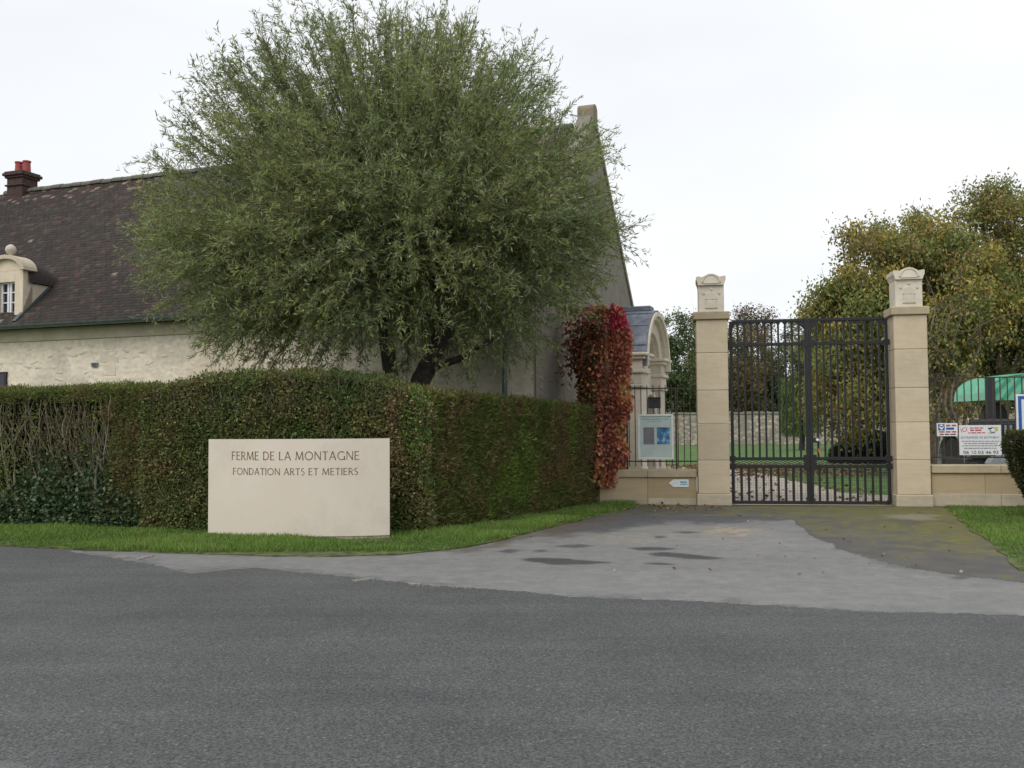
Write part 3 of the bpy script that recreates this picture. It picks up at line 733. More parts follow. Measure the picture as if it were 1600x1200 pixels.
# ------------------------------------------------------------------ gate, pillars, low walls
PL = Vector((*at(1114, 700, 19.25)[:2], 0)); PRt = Vector((*at(1421, 700, 18.65)[:2], 0))
gd = (PRt - PL).normalized(); GA = math.atan2(gd.y, gd.x)
def make_pillar(p, label):
    o = empty('gate_pillar', p, GA); tag(o, label, 'pillar', 'stone pillars of the entrance gate')
    MB().box(-.335, .335, -.335, .335, 0, .23, .012).build('base_block', M['plinth'], o)
    z = .233
    for h in (.66, .72, .66, .74, .66):
        MB().box(-.305, .305, -.305, .305, z, z + h - .004, .01).build('stone_block', M['pillar'], o); z += h
    cz = z
    MB().box(-.35, .35, -.35, .35, cz, cz + .155, .012).build('cap_slab', M['coping'], o); cz += .157
    MB().box(-.25, .25, -.25, .25, cz, cz + .53, .01).build('top_block', M['palestone'], o)
    rl = MB()   # carved hive in low relief on the front
    y = -.2501
    rl.prism([(-.12, cz + .08), (.12, cz + .08), (.12, cz + .11), (-.12, cz + .11)], y - .022, y, 'y')
    rl.prism([(-.1, cz + .112), (.1, cz + .112), (.1, cz + .25), (-.1, cz + .25)], y - .016, y, 'y')
    rl.prism([(-.115, cz + .252), (.115, cz + .252), (.115, cz + .27)] + [(.105 * math.cos(t), cz + .272 + .12 * math.sin(t)) for t in np.linspace(0, math.pi, 9)] + [(-.115, cz + .27)], y - .022, y, 'y')
    for (bx, bz) in ((-.15, .38), (.15, .38), (0, .46)): rl.lathe([(.025, -.02), (.02, 0)], (bx, y, cz + bz), 8, 'y')
    rl.build('carved_relief', M['palestone'], o)
    cz += .532; an = np.linspace(math.pi * .93, math.pi * .07, 11)
    pr = [(-.25, 0), (-.258, .03), (-.272, .07), (-.285, .1), (-.287, .165), (-.27, .18), (-.21, .172)] + [(.19 * math.cos(t), .115 + .1 * math.sin(t)) for t in np.linspace(math.pi * .85, math.pi * .15, 11)] + [(.21, .172), (.27, .18), (.287, .165), (.285, .1), (.272, .07), (.258, .03), (.25, 0)]
    MB().prism([(a, cz + b) for a, b in pr], -.30, .30, 'y').build('crown_stone', M['palestone'], o)
    MB().prism([(.15 * math.cos(t), cz + .03 + .155 * math.sin(t)) for t in np.linspace(0, math.pi, 11)], -.315, -.301, 'y').build('tympanum', M['palestone'], o)
    MB().ring([(.155 * math.cos(t), cz + .04 + .155 * math.sin(t)) for t in np.linspace(.05, math.pi - .05, 11)], [(.185 * math.cos(t), cz + .05 + .175 * math.sin(t)) for t in np.linspace(.05, math.pi - .05, 11)], -.325, -.302, 'y').build('arch_moulding', M['palestone'], o)
    return o
make_pillar(PL, 'tall limestone gate pillar between the notice board fence and the gate')
make_pillar(PRt, 'tall limestone gate pillar beside the contractor signs')

span = (PRt - PL).length; g0 = .335 + .02; gl = span - 2 * g0
ZR = (.05, .757, .91, 3.18, 3.65)
def make_leaf(left, label):
    hw = gl / 2 - .004
    o = empty('gate_leaf', PL + gd * (g0 if left else span - g0), GA); tag(o, label, 'gate', 'leaves of the iron entrance gate')
    s = 1 if left else -1
    def X(t): return s * t
    def bx(name, t0, t1, y0, y1, z0, z1, ch=.004):
        a, b = sorted((X(t0), X(t1))); return MB().box(a, b, y0, y1, z0, z1, ch).build(name, M['iron'], o)
    bx('hinge_stile', 0, .06, -.03, .03, .02, ZR[4] - .001)
    bx('meeting_stile', hw - .062, hw, -.035, .035, .0, ZR[4] + .032)
    for i, z in enumerate(ZR):
        h = .032 if i != 4 else .03
        bx('rail', .0605, hw - .0625, -.028, .028, z - h, z + h - .002)
    # bolted collars at the joints
    for z in ZR[1:4]:
        bx('collar', hw - .12, hw + .0, -.042, -.0355, z - .075, z + .075); bx('hinge_collar', -.03, .085, -.04, .04, z - .055, z + .055)
    bx('foot_plate', hw - .12, hw - .0, -.05, .05, -.0 + .012, .06)
    for z, up in ((ZR[4] - .032, -1),):   # brackets at the head of the meeting stile
        a = X(hw - .0625); MB().prism([(a, z), (a - s * .14, z), (a, z - .15)], -.02, .02, 'y').build('bracket', M['iron'], o)
        MB().prism([(X(.061), z), (X(.061) + s * .1, z), (X(.061), z - .1)], -.018, .018, 'y').build('bracket', M['iron'], o)
    mb1 = MB(); mb1.box(-.019, .019, -.016, .016, ZR[2] + .0305, ZR[4] - .0305, .003); me1 = mb1.mesh('bar'); me1.materials.append(M['iron'])
    mb2 = MB(); mb2.box(-.022, .022, -.016, .016, ZR[0] + .0305, ZR[1] - .0325, .003); me2 = mb2.mesh('bar'); me2.materials.append(M['iron'])
    n1 = 10
    for i in range(n1):
        b = link('bar', me1, o); b.location = (X(.03 + (hw - .06) * (i + 1) / (n1 + 1)), 0, 0)
    for i in range(9):
        b = link('bar', me2, o); b.location = (X(.05 + (hw - .08) * (i + 1) / 10), 0, 0)
    # arched spandrels between the bar heads
    sp = MB()
    for i in range(n1):
        c0 = X(.03 + (hw - .06) * (i + 1) / (n1 + 1))
        for q in (-1, 1):
            c = c0 + q * .019
            sp.prism([(c, ZR[4] - .031), (c + q * .045, ZR[4] - .031), (c + q * .02, ZR[4] - .05), (c, ZR[4] - .09)], -.01, .01, 'y')
    sp.build('spandrel', M['iron'], o)
    lt = MB(); k = 6; st = (hw - .125) / k
    for i in range(k):
        a = .0615 + st * i; b = a + st
        lt.bar((X(a), -.008, ZR[1] + .03), (X(b), -.008, ZR[2] - .034), .006, 4); lt.bar((X(a), .008, ZR[2] - .034), (X(b), .008, ZR[1] + .03), .006, 4)
        m_ = (a + b) / 2
        lt.bar((X(a), -.004, (ZR[1] + ZR[2]) / 2), (X(m_), -.004, ZR[2] - .034), .005, 4); lt.bar((X(m_), .004, ZR[2] - .034), (X(b), .004, (ZR[1] + ZR[2]) / 2), .005, 4)
        lt.bar((X(a), -.004, (ZR[1] + ZR[2]) / 2), (X(m_), -.004, ZR[1] + .03), .005, 4); lt.bar((X(m_), .004, ZR[1] + .03), (X(b), .004, (ZR[1] + ZR[2]) / 2), .005, 4)
    lt.build('lattice', M['iron'], o)
    wm = MB(); t = .07
    while t < hw - .07: wm.bar((X(t), .024, ZR[0] + .03), (X(t), .024, ZR[1] - .033), .0022, 4); t += .05
    z = ZR[0] + .08
    while z < ZR[1] - .05: wm.bar((X(.061), .028, z), (X(hw - .063), .028, z), .0022, 4); z += .05
    wm.build('wire_mesh', M['iron'], o)['kind'] = 'stuff'
    if not left:
        MB().box(X(hw - .062) , X(hw - .17), -.04, .02, 1.22, 1.32, .004).build('lock_box', M['darkmetal'], o)
        MB().lathe([(.025, -.06), (.03, -.05), (.03, -.03)], (X(hw - .14), 0, 1.28), 10, 'y').build('lock_knob', M['white'], o)
        tgm = MB(); tgm.bar((X(hw - .15), -.045, 1.22), (X(hw - .16), -.045, 1.1), .008); tgm.build('key_cord', M['darkmetal'], o)
        MB().prism([(X(hw - .14), 1.11), (X(hw - .18), 1.1), (X(hw - .2), 1.0), (X(hw - .17), .99)], -.05, -.042, 'y').build('tag', M['orange'], o)
    return o
make_leaf(True, 'black iron gate leaf hung on the pillar by the notice board')
make_leaf(False, 'black iron gate leaf with the lock box and orange tag')

def low_wall(t0, t1, label, zc, zb):
    """along the gate line from t0 to t1 (metres from left pillar centre)"""
    o = empty('low_wall', PL + gd * t0, GA); tag(o, label, 'wall', 'low walls either side of the gate'); L = t1 - t0
    n = max(2, round(L / .95))
    for i in range(n):
        a, b = L * i / n + .002, L * (i + 1) / n - .002
        MB().box(a, b, -.2, .2, zb + .001, zc - .155, .004).build('stone_block', M['lowwall'], o)
    n2 = max(2, round(L / 1.2))
    for i in range(n2):
        a, b = L * i / n2 + .002, L * (i + 1) / n2 - .002
        MB().box(a, b, -.245, .245, zc - .153, zc, .012).build('coping_stone', M['coping'], o)
        MB().box(a, b, -.225, .225, 0, zb, .01).build('plinth_stone', M['plinth'], o)
    return o
xl = (at(938, 780, 19.6)[0] - PL.x) / gd.x
low_wall(xl, -.337, 'low ochre stone wall below the notice board', .70, .13)
low_wall(span + .337, span + 9, 'low ochre stone wall below the contractor signs', .79, .25)

def fence(t0, t1, step, ztip, zr1, zr0, zbot, label, zc, spikes=True, posts=()):
    o = empty('iron_fence', PL + gd * t0, GA); tag(o, label, 'fence', 'iron railings on the low walls'); L = t1 - t0
    n = int(L / step); mb = MB()
    if spikes:
        mb.box(-.009, .009, -.009, .009, zbot, ztip - .05); mb.add([(-.009, -.009, ztip - .05), (.009, -.009, ztip - .05), (.009, .009, ztip - .05), (-.009, .009, ztip - .05), (0, 0, ztip)], [(0, 1, 4), (1, 2, 4), (2, 3, 4), (3, 0, 4)])
    else: mb.box(-.009, .009, -.009, .009, zr0 - .0, zr1)
    me = mb.mesh('bar'); me.materials.append(M['rust'])
    for i in range(n):
        b = link('bar', me, o); b.location = (step * (i + .5), 0, 0)
    for z in (zr0, zr1): MB().box(0, L, -.014, .014, z - .013, z + .013).build('rail', M['rust'], o)
    for p in posts: MB().box(p - .018, p + .018, -.02, .02, zc, zr1 + .0, .003).build('post', M['rust'], o)
    return o
fx0 = (at(979, 700, 19.5)[0] - PL.x) / gd.x
fence(fx0, -.31, .122, 2.42, 2.33, .86, .76, 'spiked iron railing behind the notice board', .70, True, (.02, 1.0))
fence(span + .31, span + 9, .13, 2.47, 2.46, .93, .9, 'plain iron railing carrying the contractor signs', .79, False, (.02, 1.95, 3.9, 6.2))

# signs and boards on the fence: gate-line local coordinates
def gl_xz(px, py, y=-.05):
    n = Vector((-gd.y, gd.x, 0)); o = PL + n * y; d = ray(px, py); t = (o - CAM).dot(n) / d.dot(n); p = CAM + d * t
    return (p - PL).dot(gd), p.z
def gl_empty(name, px0, py0, px1, py1, y):
    a = gl_xz(px0, py1, y); b = gl_xz(px1, py0, y); n = Vector((-gd.y, gd.x, 0))
    o = empty(name, PL + gd * a[0] + n * y + Vector((0, 0, a[1])), GA); return o, b[0] - a[0], b[1] - a[1]
def text(body, size, mat, parent, x, z, y=-.003, align='LEFT', fit=None, rot=0, name='lettering', sx=1.0, bold=0.0):
    cu = bpy.data.curves.new('txt', 'FONT'); cu.body = body; cu.size = size; cu.align_x = align; cu.extrude = .0006; cu.offset = bold
    t = bpy.data.objects.new('txt', cu); col.objects.link(t); bpy.context.view_layer.update()
    dg = bpy.context.evaluated_depsgraph_get(); me = bpy.data.meshes.new_from_object(t.evaluated_get(dg))
    bpy.data.objects.remove(t)
    v = np.zeros(len(me.vertices) * 3); me.vertices.foreach_get('co', v); v = v.reshape(-1, 3)
    if fit: sx = fit / (v[:, 0].max() - v[:, 0].min()); v[:, 0] -= v[:, 0].min()
    v[:, 0] *= sx; c, s_ = math.cos(rot), math.sin(rot)
    q = np.c_[v[:, 0] * c - v[:, 1] * s_, v[:, 2] * -1, v[:, 0] * s_ + v[:, 1] * c] + np.array([x, y, z])
    me.vertices.foreach_set('co', q.ravel()); me.update(); me.materials.clear(); me.materials.append(mat)
    me.name = name
    return link(name, me, parent)
def strips(parent, x0, x1, z, h, mat, seed, y=-.003, center=True, name='print_line'):
    """word-like dashes for print too small to read"""
    rd = random.Random(seed); mb = MB(); x = x0
    while x < x1 - h:
        w_ = min(x1 - x, h * rd.uniform(1.5, 6)); mb.box(x, x + w_, y - .001, y, z, z + h); x += w_ + h * .9
    return mb.build(name, mat, parent)

nb, W_, H_ = gl_empty('notice_board', 997, 647, 1052, 718, -.06)
tag(nb, 'pale grey notice board with two sheets fixed to the spiked railing', 'notice board')
MB().box(0, W_, 0, .035, 0, H_, .004).build('panel', M['boardgrey'], nb)
for (a, b, c, d) in ((0, .045, 0, H_), (W_ - .045, W_, 0, H_), (.0455, W_ - .0455, 0, .04), (.0455, W_ - .0455, H_ - .04, H_)):
    MB().box(a, b, -.018, -.001, c, d, .004).build('frame_rail', M['offwhite'], nb)
MB().box(W_ * .16, W_ * .46, -.006, -.001, H_ * .34, H_ * .71).build('text_sheet', M['posterdark'], nb)
strips_p = MB()
for i in range(11): strips_p.box(W_ * .18, W_ * (.44 - .05 * (i % 3 == 2)), -.0075, -.0065, H_ * (.36 + .029 * i), H_ * (.368 + .029 * i))
strips_p.build('print_line', M['inkgrey'], nb)
MB().box(W_ * .535, W_ * .89, -.006, -.001, H_ * .34, H_ * .71).build('blue_poster', M['posterblue'], nb)
strips(nb, W_ * .12, W_ * .86, H_ * .885, .016, M['teal'], 3); strips(nb, W_ * .3, W_ * .68, H_ * .84, .012, M['teal'], 4)
lb, W_, H_ = gl_empty('letter_box', 1013, 622, 1032, 638, -.09)
tag(lb, 'small black letter box hung on the spiked railing', 'letter box')
MB().box(0, W_, 0, .11, 0, H_, .008).build('box', M['darkmetal'], lb); MB().box(-.01, W_ + .01, -.012, .115, H_ + .0005, H_ + .02, .004).build('lid', M['darkmetal'], lb)
MB().box(W_ * .2, W_ * .8, -.006, -.0005, H_ * .68, H_ * .76).build('slot', M['rubber'], lb)
asg, W_, H_ = gl_empty('arrow_sign', 1045, 749, 1076, 761, -.215)
tag(asg, 'small white arrow sign pointing left on the low wall', 'sign')
MB().prism([(0, H_ / 2), (W_ * .24, 0), (W_, 0), (W_, H_), (W_ * .24, H_)], 0, .008, 'y').build('plate', M['white'], asg)
strips(asg, W_ * .58, W_ * .95, H_ * .55, .03, M['teal'], 5); strips(asg, W_ * .58, W_ * .95, H_ * .3, .02, M['teal'], 6); strips(asg, W_ * .2, W_ * .52, H_ * .45, .014, M['offwhite'], 7)
s1, W_, H_ = gl_empty('contractor_sign', 1464, 661, 1496, 681.5, -.05)
tag(s1, 'small white sign with a blue diamond logo on the railing', 'sign', 'contractor signs on the railing')
MB().box(0, W_, 0, .006, 0, H_).build('plate', M['white'], s1)
MB().box(W_ * .07, W_ * .38, -.003, -.0005, H_ * .45, H_ * .92).build('logo_square', M['blue'], s1)
lg = MB(); cx_, cz_ = W_ * .225, H_ * .685
lg.prism([(cx_ - .05, cz_), (cx_ + .05, cz_), (cx_, cz_ - .055)], -.005, -.0035, 'y'); lg.prism([(cx_ - .05, cz_ + .008), (cx_, cz_ + .025), (cx_ + .05, cz_ + .008), (cx_, cz_ + .06)], -.005, -.0035, 'y'); lg.build('logo_mark', M['white'], s1)
strips(s1, W_ * .45, W_ * .93, H_ * .76, .03, M['red'], 8); strips(s1, W_ * .45, W_ * .93, H_ * .5, .04, M['blue'], 9); strips(s1, W_ * .1, W_ * .93, H_ * .28, .025, M['red'], 10); strips(s1, W_ * .14, W_ * .9, H_ * .1, .02, M['ink'], 11)
s2, W_, H_ = gl_empty('contractor_sign', 1499.5, 664, 1564, 711, -.06)
tag(s2, 'large white builder sign with a phone number on the railing', 'sign', 'contractor signs on the railing')
MB().box(0, W_, 0, .008, 0, H_).build('plate', M['white'], s2)
text('ICI', .115, M['red'], s2, W_ * .06, H_ * .76, fit=.11, rot=R(14))
strips(s2, W_ * .26, W_ * .58, H_ * .89, .018, M['red'], 12); strips(s2, W_ * .27, W_ * .58, H_ * .81, .024, M['red'], 13); strips(s2, W_ * .22, W_ * .62, H_ * .73, .018, M['red'], 14)
em = MB(); em.ring([(W_ * .8 + .04 * math.cos(t), H_ * .84 + .04 * math.sin(t)) for t in np.linspace(.6, 5.6, 12)], [(W_ * .8 + .055 * math.cos(t), H_ * .84 + .055 * math.sin(t)) for t in np.linspace(.6, 5.6, 12)], -.004, -.002, 'y'); em.build('emblem', M['inkgrey'], s2)
MB().box(W_ * .86, W_ * .92, -.004, -.002, H_ * .8, H_ * .93).build('emblem_block', M['yellow'], s2); strips(s2, W_ * .69, W_ * .78, H_ * .87, .022, M['ink'], 15); strips(s2, W_ * .7, W_ * .86, H_ * .73, .01, M['ink'], 21)
text('ENTREPRISE DE BATIMENT', .06, M['inkgrey'], s2, W_ * .04, H_ * .55, fit=W_ * .92)
for i, zf in enumerate((.45, .375, .30, .215)): strips(s2, W_ * (.06 + .05 * (i % 2)), W_ * (.95 - .04 * (i % 2)), H_ * zf, .014, M['inkgrey'], 16 + i)
text('06 10 03 46 93', .085, M['ink'], s2, W_ * .09, H_ * .04, fit=W_ * .83)

# road sign at the right edge and the clipped shrub
bsp = at(1631, 650, 16.8)
bs = empty('panel_sign', (bsp.x, bsp.y, 0), R(-6)); tag(bs, 'white sign panel with blue border standing behind the clipped shrub', 'sign')
W_ = .9; zt, zb_ = at(1600, 616, 16.8).z, at(1600, 692, 16.8).z - .12
x0 = (at(1590.5, 650, 16.8).x - bsp.x)
MB().box(x0, x0 + W_, 0, .03, zb_, zt, .004).build('panel', M['white'], bs)
fr_ = MB()
for (a, b, c, d) in ((.03, .085, .03, zt - zb_ - .03), (W_ - .085, W_ - .03, .03, zt - zb_ - .03), (.085, W_ - .085, .03, .085), (.085, W_ - .085, zt - zb_ - .085, zt - zb_ - .03)): fr_.box(x0 + a, x0 + b, -.003, -.0005, zb_ + c, zb_ + d)
fr_.build('border', M['blue'], bs)
for q in (.2, .7): MB().lathe([(.03, 0), (.03, zt - .05)], (x0 + q * W_, .062, 0), 10).build('post', M['greymetal'], bs)

# ------------------------------------------------------------------ entrance sign slab (convex)
SL, SR_ = gp(325, 838), gp(609, 841.5)
SL = Vector((SL.x, SL.y, 0)); SR_ = Vector((SR_.x, SR_.y, 0)); sd_ = (SR_ - SL).normalized(); SA = math.atan2(sd_.y, sd_.x); CH = (SR_ - SL).length
SAG = .30; RAD = (CH * CH / 4 + SAG * SAG) / (2 * SAG); HA = math.asin(CH / 2 / RAD); ARC = 2 * RAD * HA; SH = 1.43
sg_ = empty('entrance_sign', (SL + SR_) / 2, SA); tag(sg_, 'curved pale limestone slab engraved Ferme de la Montagne', 'sign')
def cur(s, off):   # s: arc length from centre, off>0 towards viewer
    a = s / RAD; r = RAD + off
    return (r * math.sin(a), RAD * math.cos(HA) - r * math.cos(a))
def slab(a0, a1, z0, z1, o0, o1, n=24):
    mb = MB(); pin = [cur(a0 + (a1 - a0) * i / n, o0) for i in range(n + 1)]; pout = [cur(a0 + (a1 - a0) * i / n, o1) for i in range(n + 1)]
    mb.ring(pin, pout, z0, z1, 'z'); return mb
slab(-ARC / 2, ARC / 2, .05, SH, -.06, 0).build('slab', M['sign'], sg_)
slab(-ARC / 2 + .02, ARC / 2 - .003, -.02, .048, -.055, -.012).build('footing', M['plinth'], sg_)
TH, TN = .115, .08
def circ(cx, cy, rx, ry, a0, a1, n=18): return [(cx + rx * math.cos(R(a0 + (a1 - a0) * i / n)), cy + ry * math.sin(R(a0 + (a1 - a0) * i / n))) for i in range(n + 1)]
GLY = {
 'F': (.52, [([(.06, 0), (.06, 1)], TH), ([(.06, .96), (.5, .96)], TN), ([(.06, .52), (.42, .52)], TN)]),
 'E': (.52, [([(.06, 0), (.06, 1)], TH), ([(.06, .96), (.5, .96)], TN), ([(.06, .52), (.44, .52)], TN), ([(.06, .04), (.52, .04)], TN)]),
 'L': (.5, [([(.06, 0), (.06, 1)], TH), ([(.06, .04), (.5, .04)], TN)]),
 'I': (.12, [([(.06, 0), (.06, 1)], TH)]),
 'T': (.62, [([(.31, 0), (.31, .97)], TH), ([(0, .96), (.62, .96)], TN)]),
 'N': (.74, [([(.05, 0), (.05, 1)], TN), ([(.05, .98), (.69, .02)], TH), ([(.69, 0), (.69, 1)], TN)]),
 'M': (.92, [([(.04, 0), (.13, 1)], TN), ([(.13, .98), (.46, .08)], TH), ([(.46, .08), (.79, .98)], TN), ([(.79, 1), (.88, 0)], TH)]),
 'A': (.74, [([(.02, 0), (.37, 1)], TN), ([(.37, 1), (.72, 0)], TH), ([(.16, .34), (.58, .34)], TN)]),
 'D': (.72, [([(.06, 0), (.06, 1)], TH), ([(.06, .96), (.25, .96)] + circ(.25, .5, .42, .46, 90, -90) + [(.06, .04)], TN * 1.15)]),
 'O': (.96, [(circ(.48, .5, .43, .47, 0, 360, 30), TN * 1.2)]),
 'G': (.86, [(circ(.48, .5, .43, .47, 45, 318, 26), TN * 1.2), ([(.8, .0), (.8, .44)], TH), ]),
 'R': (.6, [([(.06, 0), (.06, 1)], TH), ([(.06, .96), (.26, .96)] + circ(.26, .73, .22, .23, 90, -90, 12) + [(.06, .5)], TN), ([(.26, .5), (.58, 0)], TH)]),
 'S': (.46, [(circ(.24, .74, .18, .22, 40, 270, 14) + circ(.23, .27, .2, .25, 90, -140, 14), TN * 1.15)]),
}
def letters(txt, s0, s1, zb, hgt):
    adv = []; x = 0
    for c in txt:
        if c == ' ': x += .42; continue
        wd, st = GLY[c]; adv.append((x, c)); x += wd + .17
    tot = x - .17; sc = (s1 - s0) / tot
    for (x, c) in adv:
        mb = MB()
        for pts, tw_ in GLY[c][1]:
            P = np.array(pts, float); n = len(P)
            if n == 2: P = np.array([P[0] + (P[1] - P[0]) * i / 4 for i in range(5)]); n = 5; fl = [1.22, 1, .9, 1, 1.22]
            else: fl = [1.0] * n
            t = norm(np.gradient(P, axis=0)); q = np.c_[-t[:, 1], t[:, 0]]
            wv = np.array([tw_ * f / 2 for f in fl])[:, None]
            A, B = P + q * wv, P - q * wv
            def m(p, off):
                cx_, cy_ = cur(s0 + (x + p[0]) * sc, off); return (cx_, cy_, zb + p[1] * hgt)
            v = [m(p, .0025) for p in A] + [m(p, .0025) for p in B] + [m(p, -.003) for p in A] + [m(p, -.003) for p in B]
            f = []
            for i in range(n - 1): f += [(i, i + 1, n + i + 1, n + i), (i, 2 * n + i, 2 * n + i + 1, i + 1), (n + i, n + i + 1, 3 * n + i + 1, 3 * n + i)]
            f += [(0, n, 3 * n, 2 * n), (n - 1, 3 * n - 1, 4 * n - 1, 2 * n - 1)][:2]
            mb.add(v, f)
        mb.build('letter', M['letter'], sg_)
sc_ = CH / 281.0
letters('FERME DE LA MONTAGNE', (370 - 466.5) * sc_, (567.5 - 466.5) * sc_, SH - .30, .122)
letters('FONDATION ARTS ET METIERS', (372.5 - 466.5) * sc_, (565.5 - 466.5) * sc_, SH - .513, .098)

# ------------------------------------------------------------------ hedges
def hedge(name, label, a, b, depth, hfun, n_front, n_top, leaf, pal, mat, bulge=.04, droop=0, bright=None, ends=(True, True), lean=0.0, skip=None, cin=None):
    """a,b ground points of the front foot; leaves cover front, ends and top of a lumpy heart"""
    a = Vector((a[0], a[1], 0)); b = Vector((b[0], b[1], 0)); d = (b - a).normalized(); L = (b - a).length
    o = empty(name, a, math.atan2(d.y, d.x)); tag(o, label, 'hedge', 'clipped hedges in front of the farmhouse')
    nx, nzv = max(8, int(L / .22)), 11; V, Fq = [], []
    inset = .07; fi = cin or inset
    def sh(x): return hfun(x / L)
    prof = lambda x: [(fi, 0), (fi - lean * .3, .5 * sh(x)), (fi - lean - (.4 if cin else 0), sh(x) - inset - (.12 if cin else .05)), (fi + .08 - (.4 if cin else 0), sh(x) - (.03 if cin else inset)), (depth - inset, sh(x) - (.03 if cin else inset)), (depth - inset, 0)]
    core = MB(); rows = []
    for i in range(nx + 1):
        x = inset + (L - 2 * inset) * i / nx; rows.append([(x, y + random.uniform(-.02, .02), max(0, z + random.uniform(-.02, .02)) if z else 0) for y, z in prof(x)])
    v = [p for r_ in rows for p in r_]; k = 6; f = [(i * k + j, i * k + j + 1, (i + 1) * k + j + 1, (i + 1) * k + j) for i in range(nx) for j in range(k - 1)] + [tuple(range(k)), tuple(range(nx * k, nx * k + k))]
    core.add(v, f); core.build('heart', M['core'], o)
    def lay(n, side):
        if side == 'front':
            x = RNG.random(n) * L; hh = np.array([sh(q) for q in x]); z = RNG.random(n) * hh; y = -lean * (z / hh) + RNG.normal(0, bulge, n) * .6
            Nn = np.tile([0, -1.0, .0], (n, 1))
        elif side == 'top':
            x = RNG.random(n) * L; hh = np.array([sh(q) for q in x]); y = RNG.random(n) * depth - lean * .9; z = hh + RNG.normal(0, bulge * .6, n) - .03 * (np.abs(y) < .06)
            Nn = np.tile([0, 0, 1.0], (n, 1))
        else:
            s_ = 0 if side == 'e0' else 1
            hh = sh(L * s_); x = np.full(n, L * s_) + RNG.normal(0, bulge, n) * .6; z = RNG.random(n) * hh; y = RNG.random(n) * depth - lean * z / hh
            Nn = np.tile([-1.0 + 2 * s_, 0, 0], (n, 1))
        return np.c_[x, y, z], Nn
    Ps, Ns = [], []
    area = L * hfun(.5)
    for side, n in (('front', n_front), ('top', n_top)) + ((('e0', int(n_front * depth / L)),) if ends[0] else ()) + ((('e1', int(n_front * depth / L)),) if ends[1] else ()):
        p, q = lay(n, side); Ps.append(p); Ns.append(q)
    P = np.concatenate(Ps); Nn = np.concatenate(Ns)
    big = vn(P, 1.1, 21); med = vn(P, 3.5, 22); sm = vn(P, 9, 23)
    P = P + Nn * ((med - .5)[:, None] * .09 + (sm - .5)[:, None] * .05)
    keep = sm + RNG.random(len(P)) * .6 > .36
    if skip is not None: keep &= skip(P)
    P, Nn, big, med, sm = P[keep], Nn[keep], big[keep], med[keep], sm[keep]; n = len(P)
    D = Nn * .55 + RNG.normal(0, .6, (n, 3)); D[:, 2] += droop
    # colour: patches of green, brown and bright shoots
    q = np.clip(big * .55 + med * .45 + RNG.normal(0, .13, n), 0, 1)
    pal = np.array(pal); idx = q * (len(pal) - 1); i0 = np.clip(idx.astype(int), 0, len(pal) - 2); t = (idx - i0)[:, None]
    C = pal[i0] * (1 - t) + pal[i0 + 1] * t
    if bright is not None:
        m_ = (vn(P * np.array([1, 1, .45]), 2.2, 31) > .66) & (RNG.random(n) < .6); C[m_] = np.array(bright) * RNG.uniform(.7, 1.2, (m_.sum(), 1))
    C = C * RNG.uniform(.5, 1.5, (n, 1))
    link('foliage', leaf_mesh('foliage', P, D, leaf[0] * RNG.uniform(.6, 1.4, n), leaf[1] * RNG.uniform(.7, 1.3, n), C), o, mat)
    return o, L, sh
HPr0, HPr1 = gp(668, 830), gp(927, 788)
hedge('conifer_hedge', 'smooth clipped conifer hedge running back to the red creeper', HPr0, HPr1, .95, lambda t: 2.11 - .20 * t, 82000, 18000, (.09, .018),
      [(.105, .145, .042), (.15, .19, .054), (.17, .215, .056), (.24, .18, .085), (.21, .14, .075)], M['needle'], .045, .55, (.22, .32, .065), lean=.12)
HPc0, HPc1 = gp(222, 829), gp(662, 834)
def hc(t): return np.interp(t, [0, .06, .15, .3, .5, .7, .85, .95, 1], [2.12, 2.21, 2.31, 2.38, 2.41, 2.38, 2.28, 2.12, 1.98])
co, cL, csh = hedge('privet_hedge', 'taller leafy hedge with bare twigs behind the stone slab sign', HPc0, HPc1, 1.15, hc, 68000, 16000, (.053, .026),
      [(.09, .155, .05), (.13, .20, .06), (.18, .225, .07), (.27, .225, .10), (.30, .21, .12)], M['leaf'], .07, .1, (.17, .28, .065))
tw_l, tc_l = [], []
for i in range(520):
    x = random.uniform(0, cL); hh = csh(x); z = random.uniform(.1, hh * .95) if random.random() < .6 else hh * random.uniform(.75, .98); l = min(random.uniform(.15, .5), hh + .05 - z)
    p = np.array([x, random.uniform(-.06, .03), z]); d = np.array([random.gauss(0, .4), random.uniform(-.25, .05), 1]); d /= np.linalg.norm(d)
    tw_l.append((np.array([p, p + d * l * .5 + RNG.normal(0, .015, 3), p + d * l]), [.006, .005, .0025])); g = random.uniform(.5, 1.1); tc_l.append((.19 * g, .145 * g, .10 * g))
link('bare_twigs', tubes_mesh('bare_twigs', tw_l, 4, tc_l), co, M['twig'])['kind'] = 'stuff'
HPl0, HPl1 = Vector((-11.0, 16.5, 0)), gp(240, 829)
Ll = (Vector((HPl1.x, HPl1.y, 0)) - HPl0).length
t_in = 1 - (gp(240, 829) - gp(150, 827)).length / Ll     # bare zone ends here
def bare(P):
    u = P[:, 0] / Ll; w_ = vn(P * np.array([1, 0, 1]), 2.5, 41) * .05 + (vn(P * np.array([1, 0, 1]), 5, 42) - .5) * .16
    inb = (RNG.random(len(P)) > .1) & (u < t_in + .02 + w_ * .4) & (P[:, 2] < 2.03 + w_ * .9) & (P[:, 1] < .5)
    return ~inb | (RNG.random(len(P)) < .03)
lo_, lL, lsh = hedge('bare_hedge', 'half bare hedge with grey branches and ivy beside the farmhouse wall', HPl0, HPl1, 1.2, lambda t: 2.24 + .02 * math.sin(t * 9), 95000, 26000, (.06, .014),
      [(.13, .15, .045), (.15, .18, .052), (.16, .215, .052), (.22, .165, .08), (.20, .14, .075)], M['needle'], .05, .3, (.2, .3, .05), skip=bare, cin=.62)
bl_, bc_ = [], []
xb1 = t_in * lL + .35
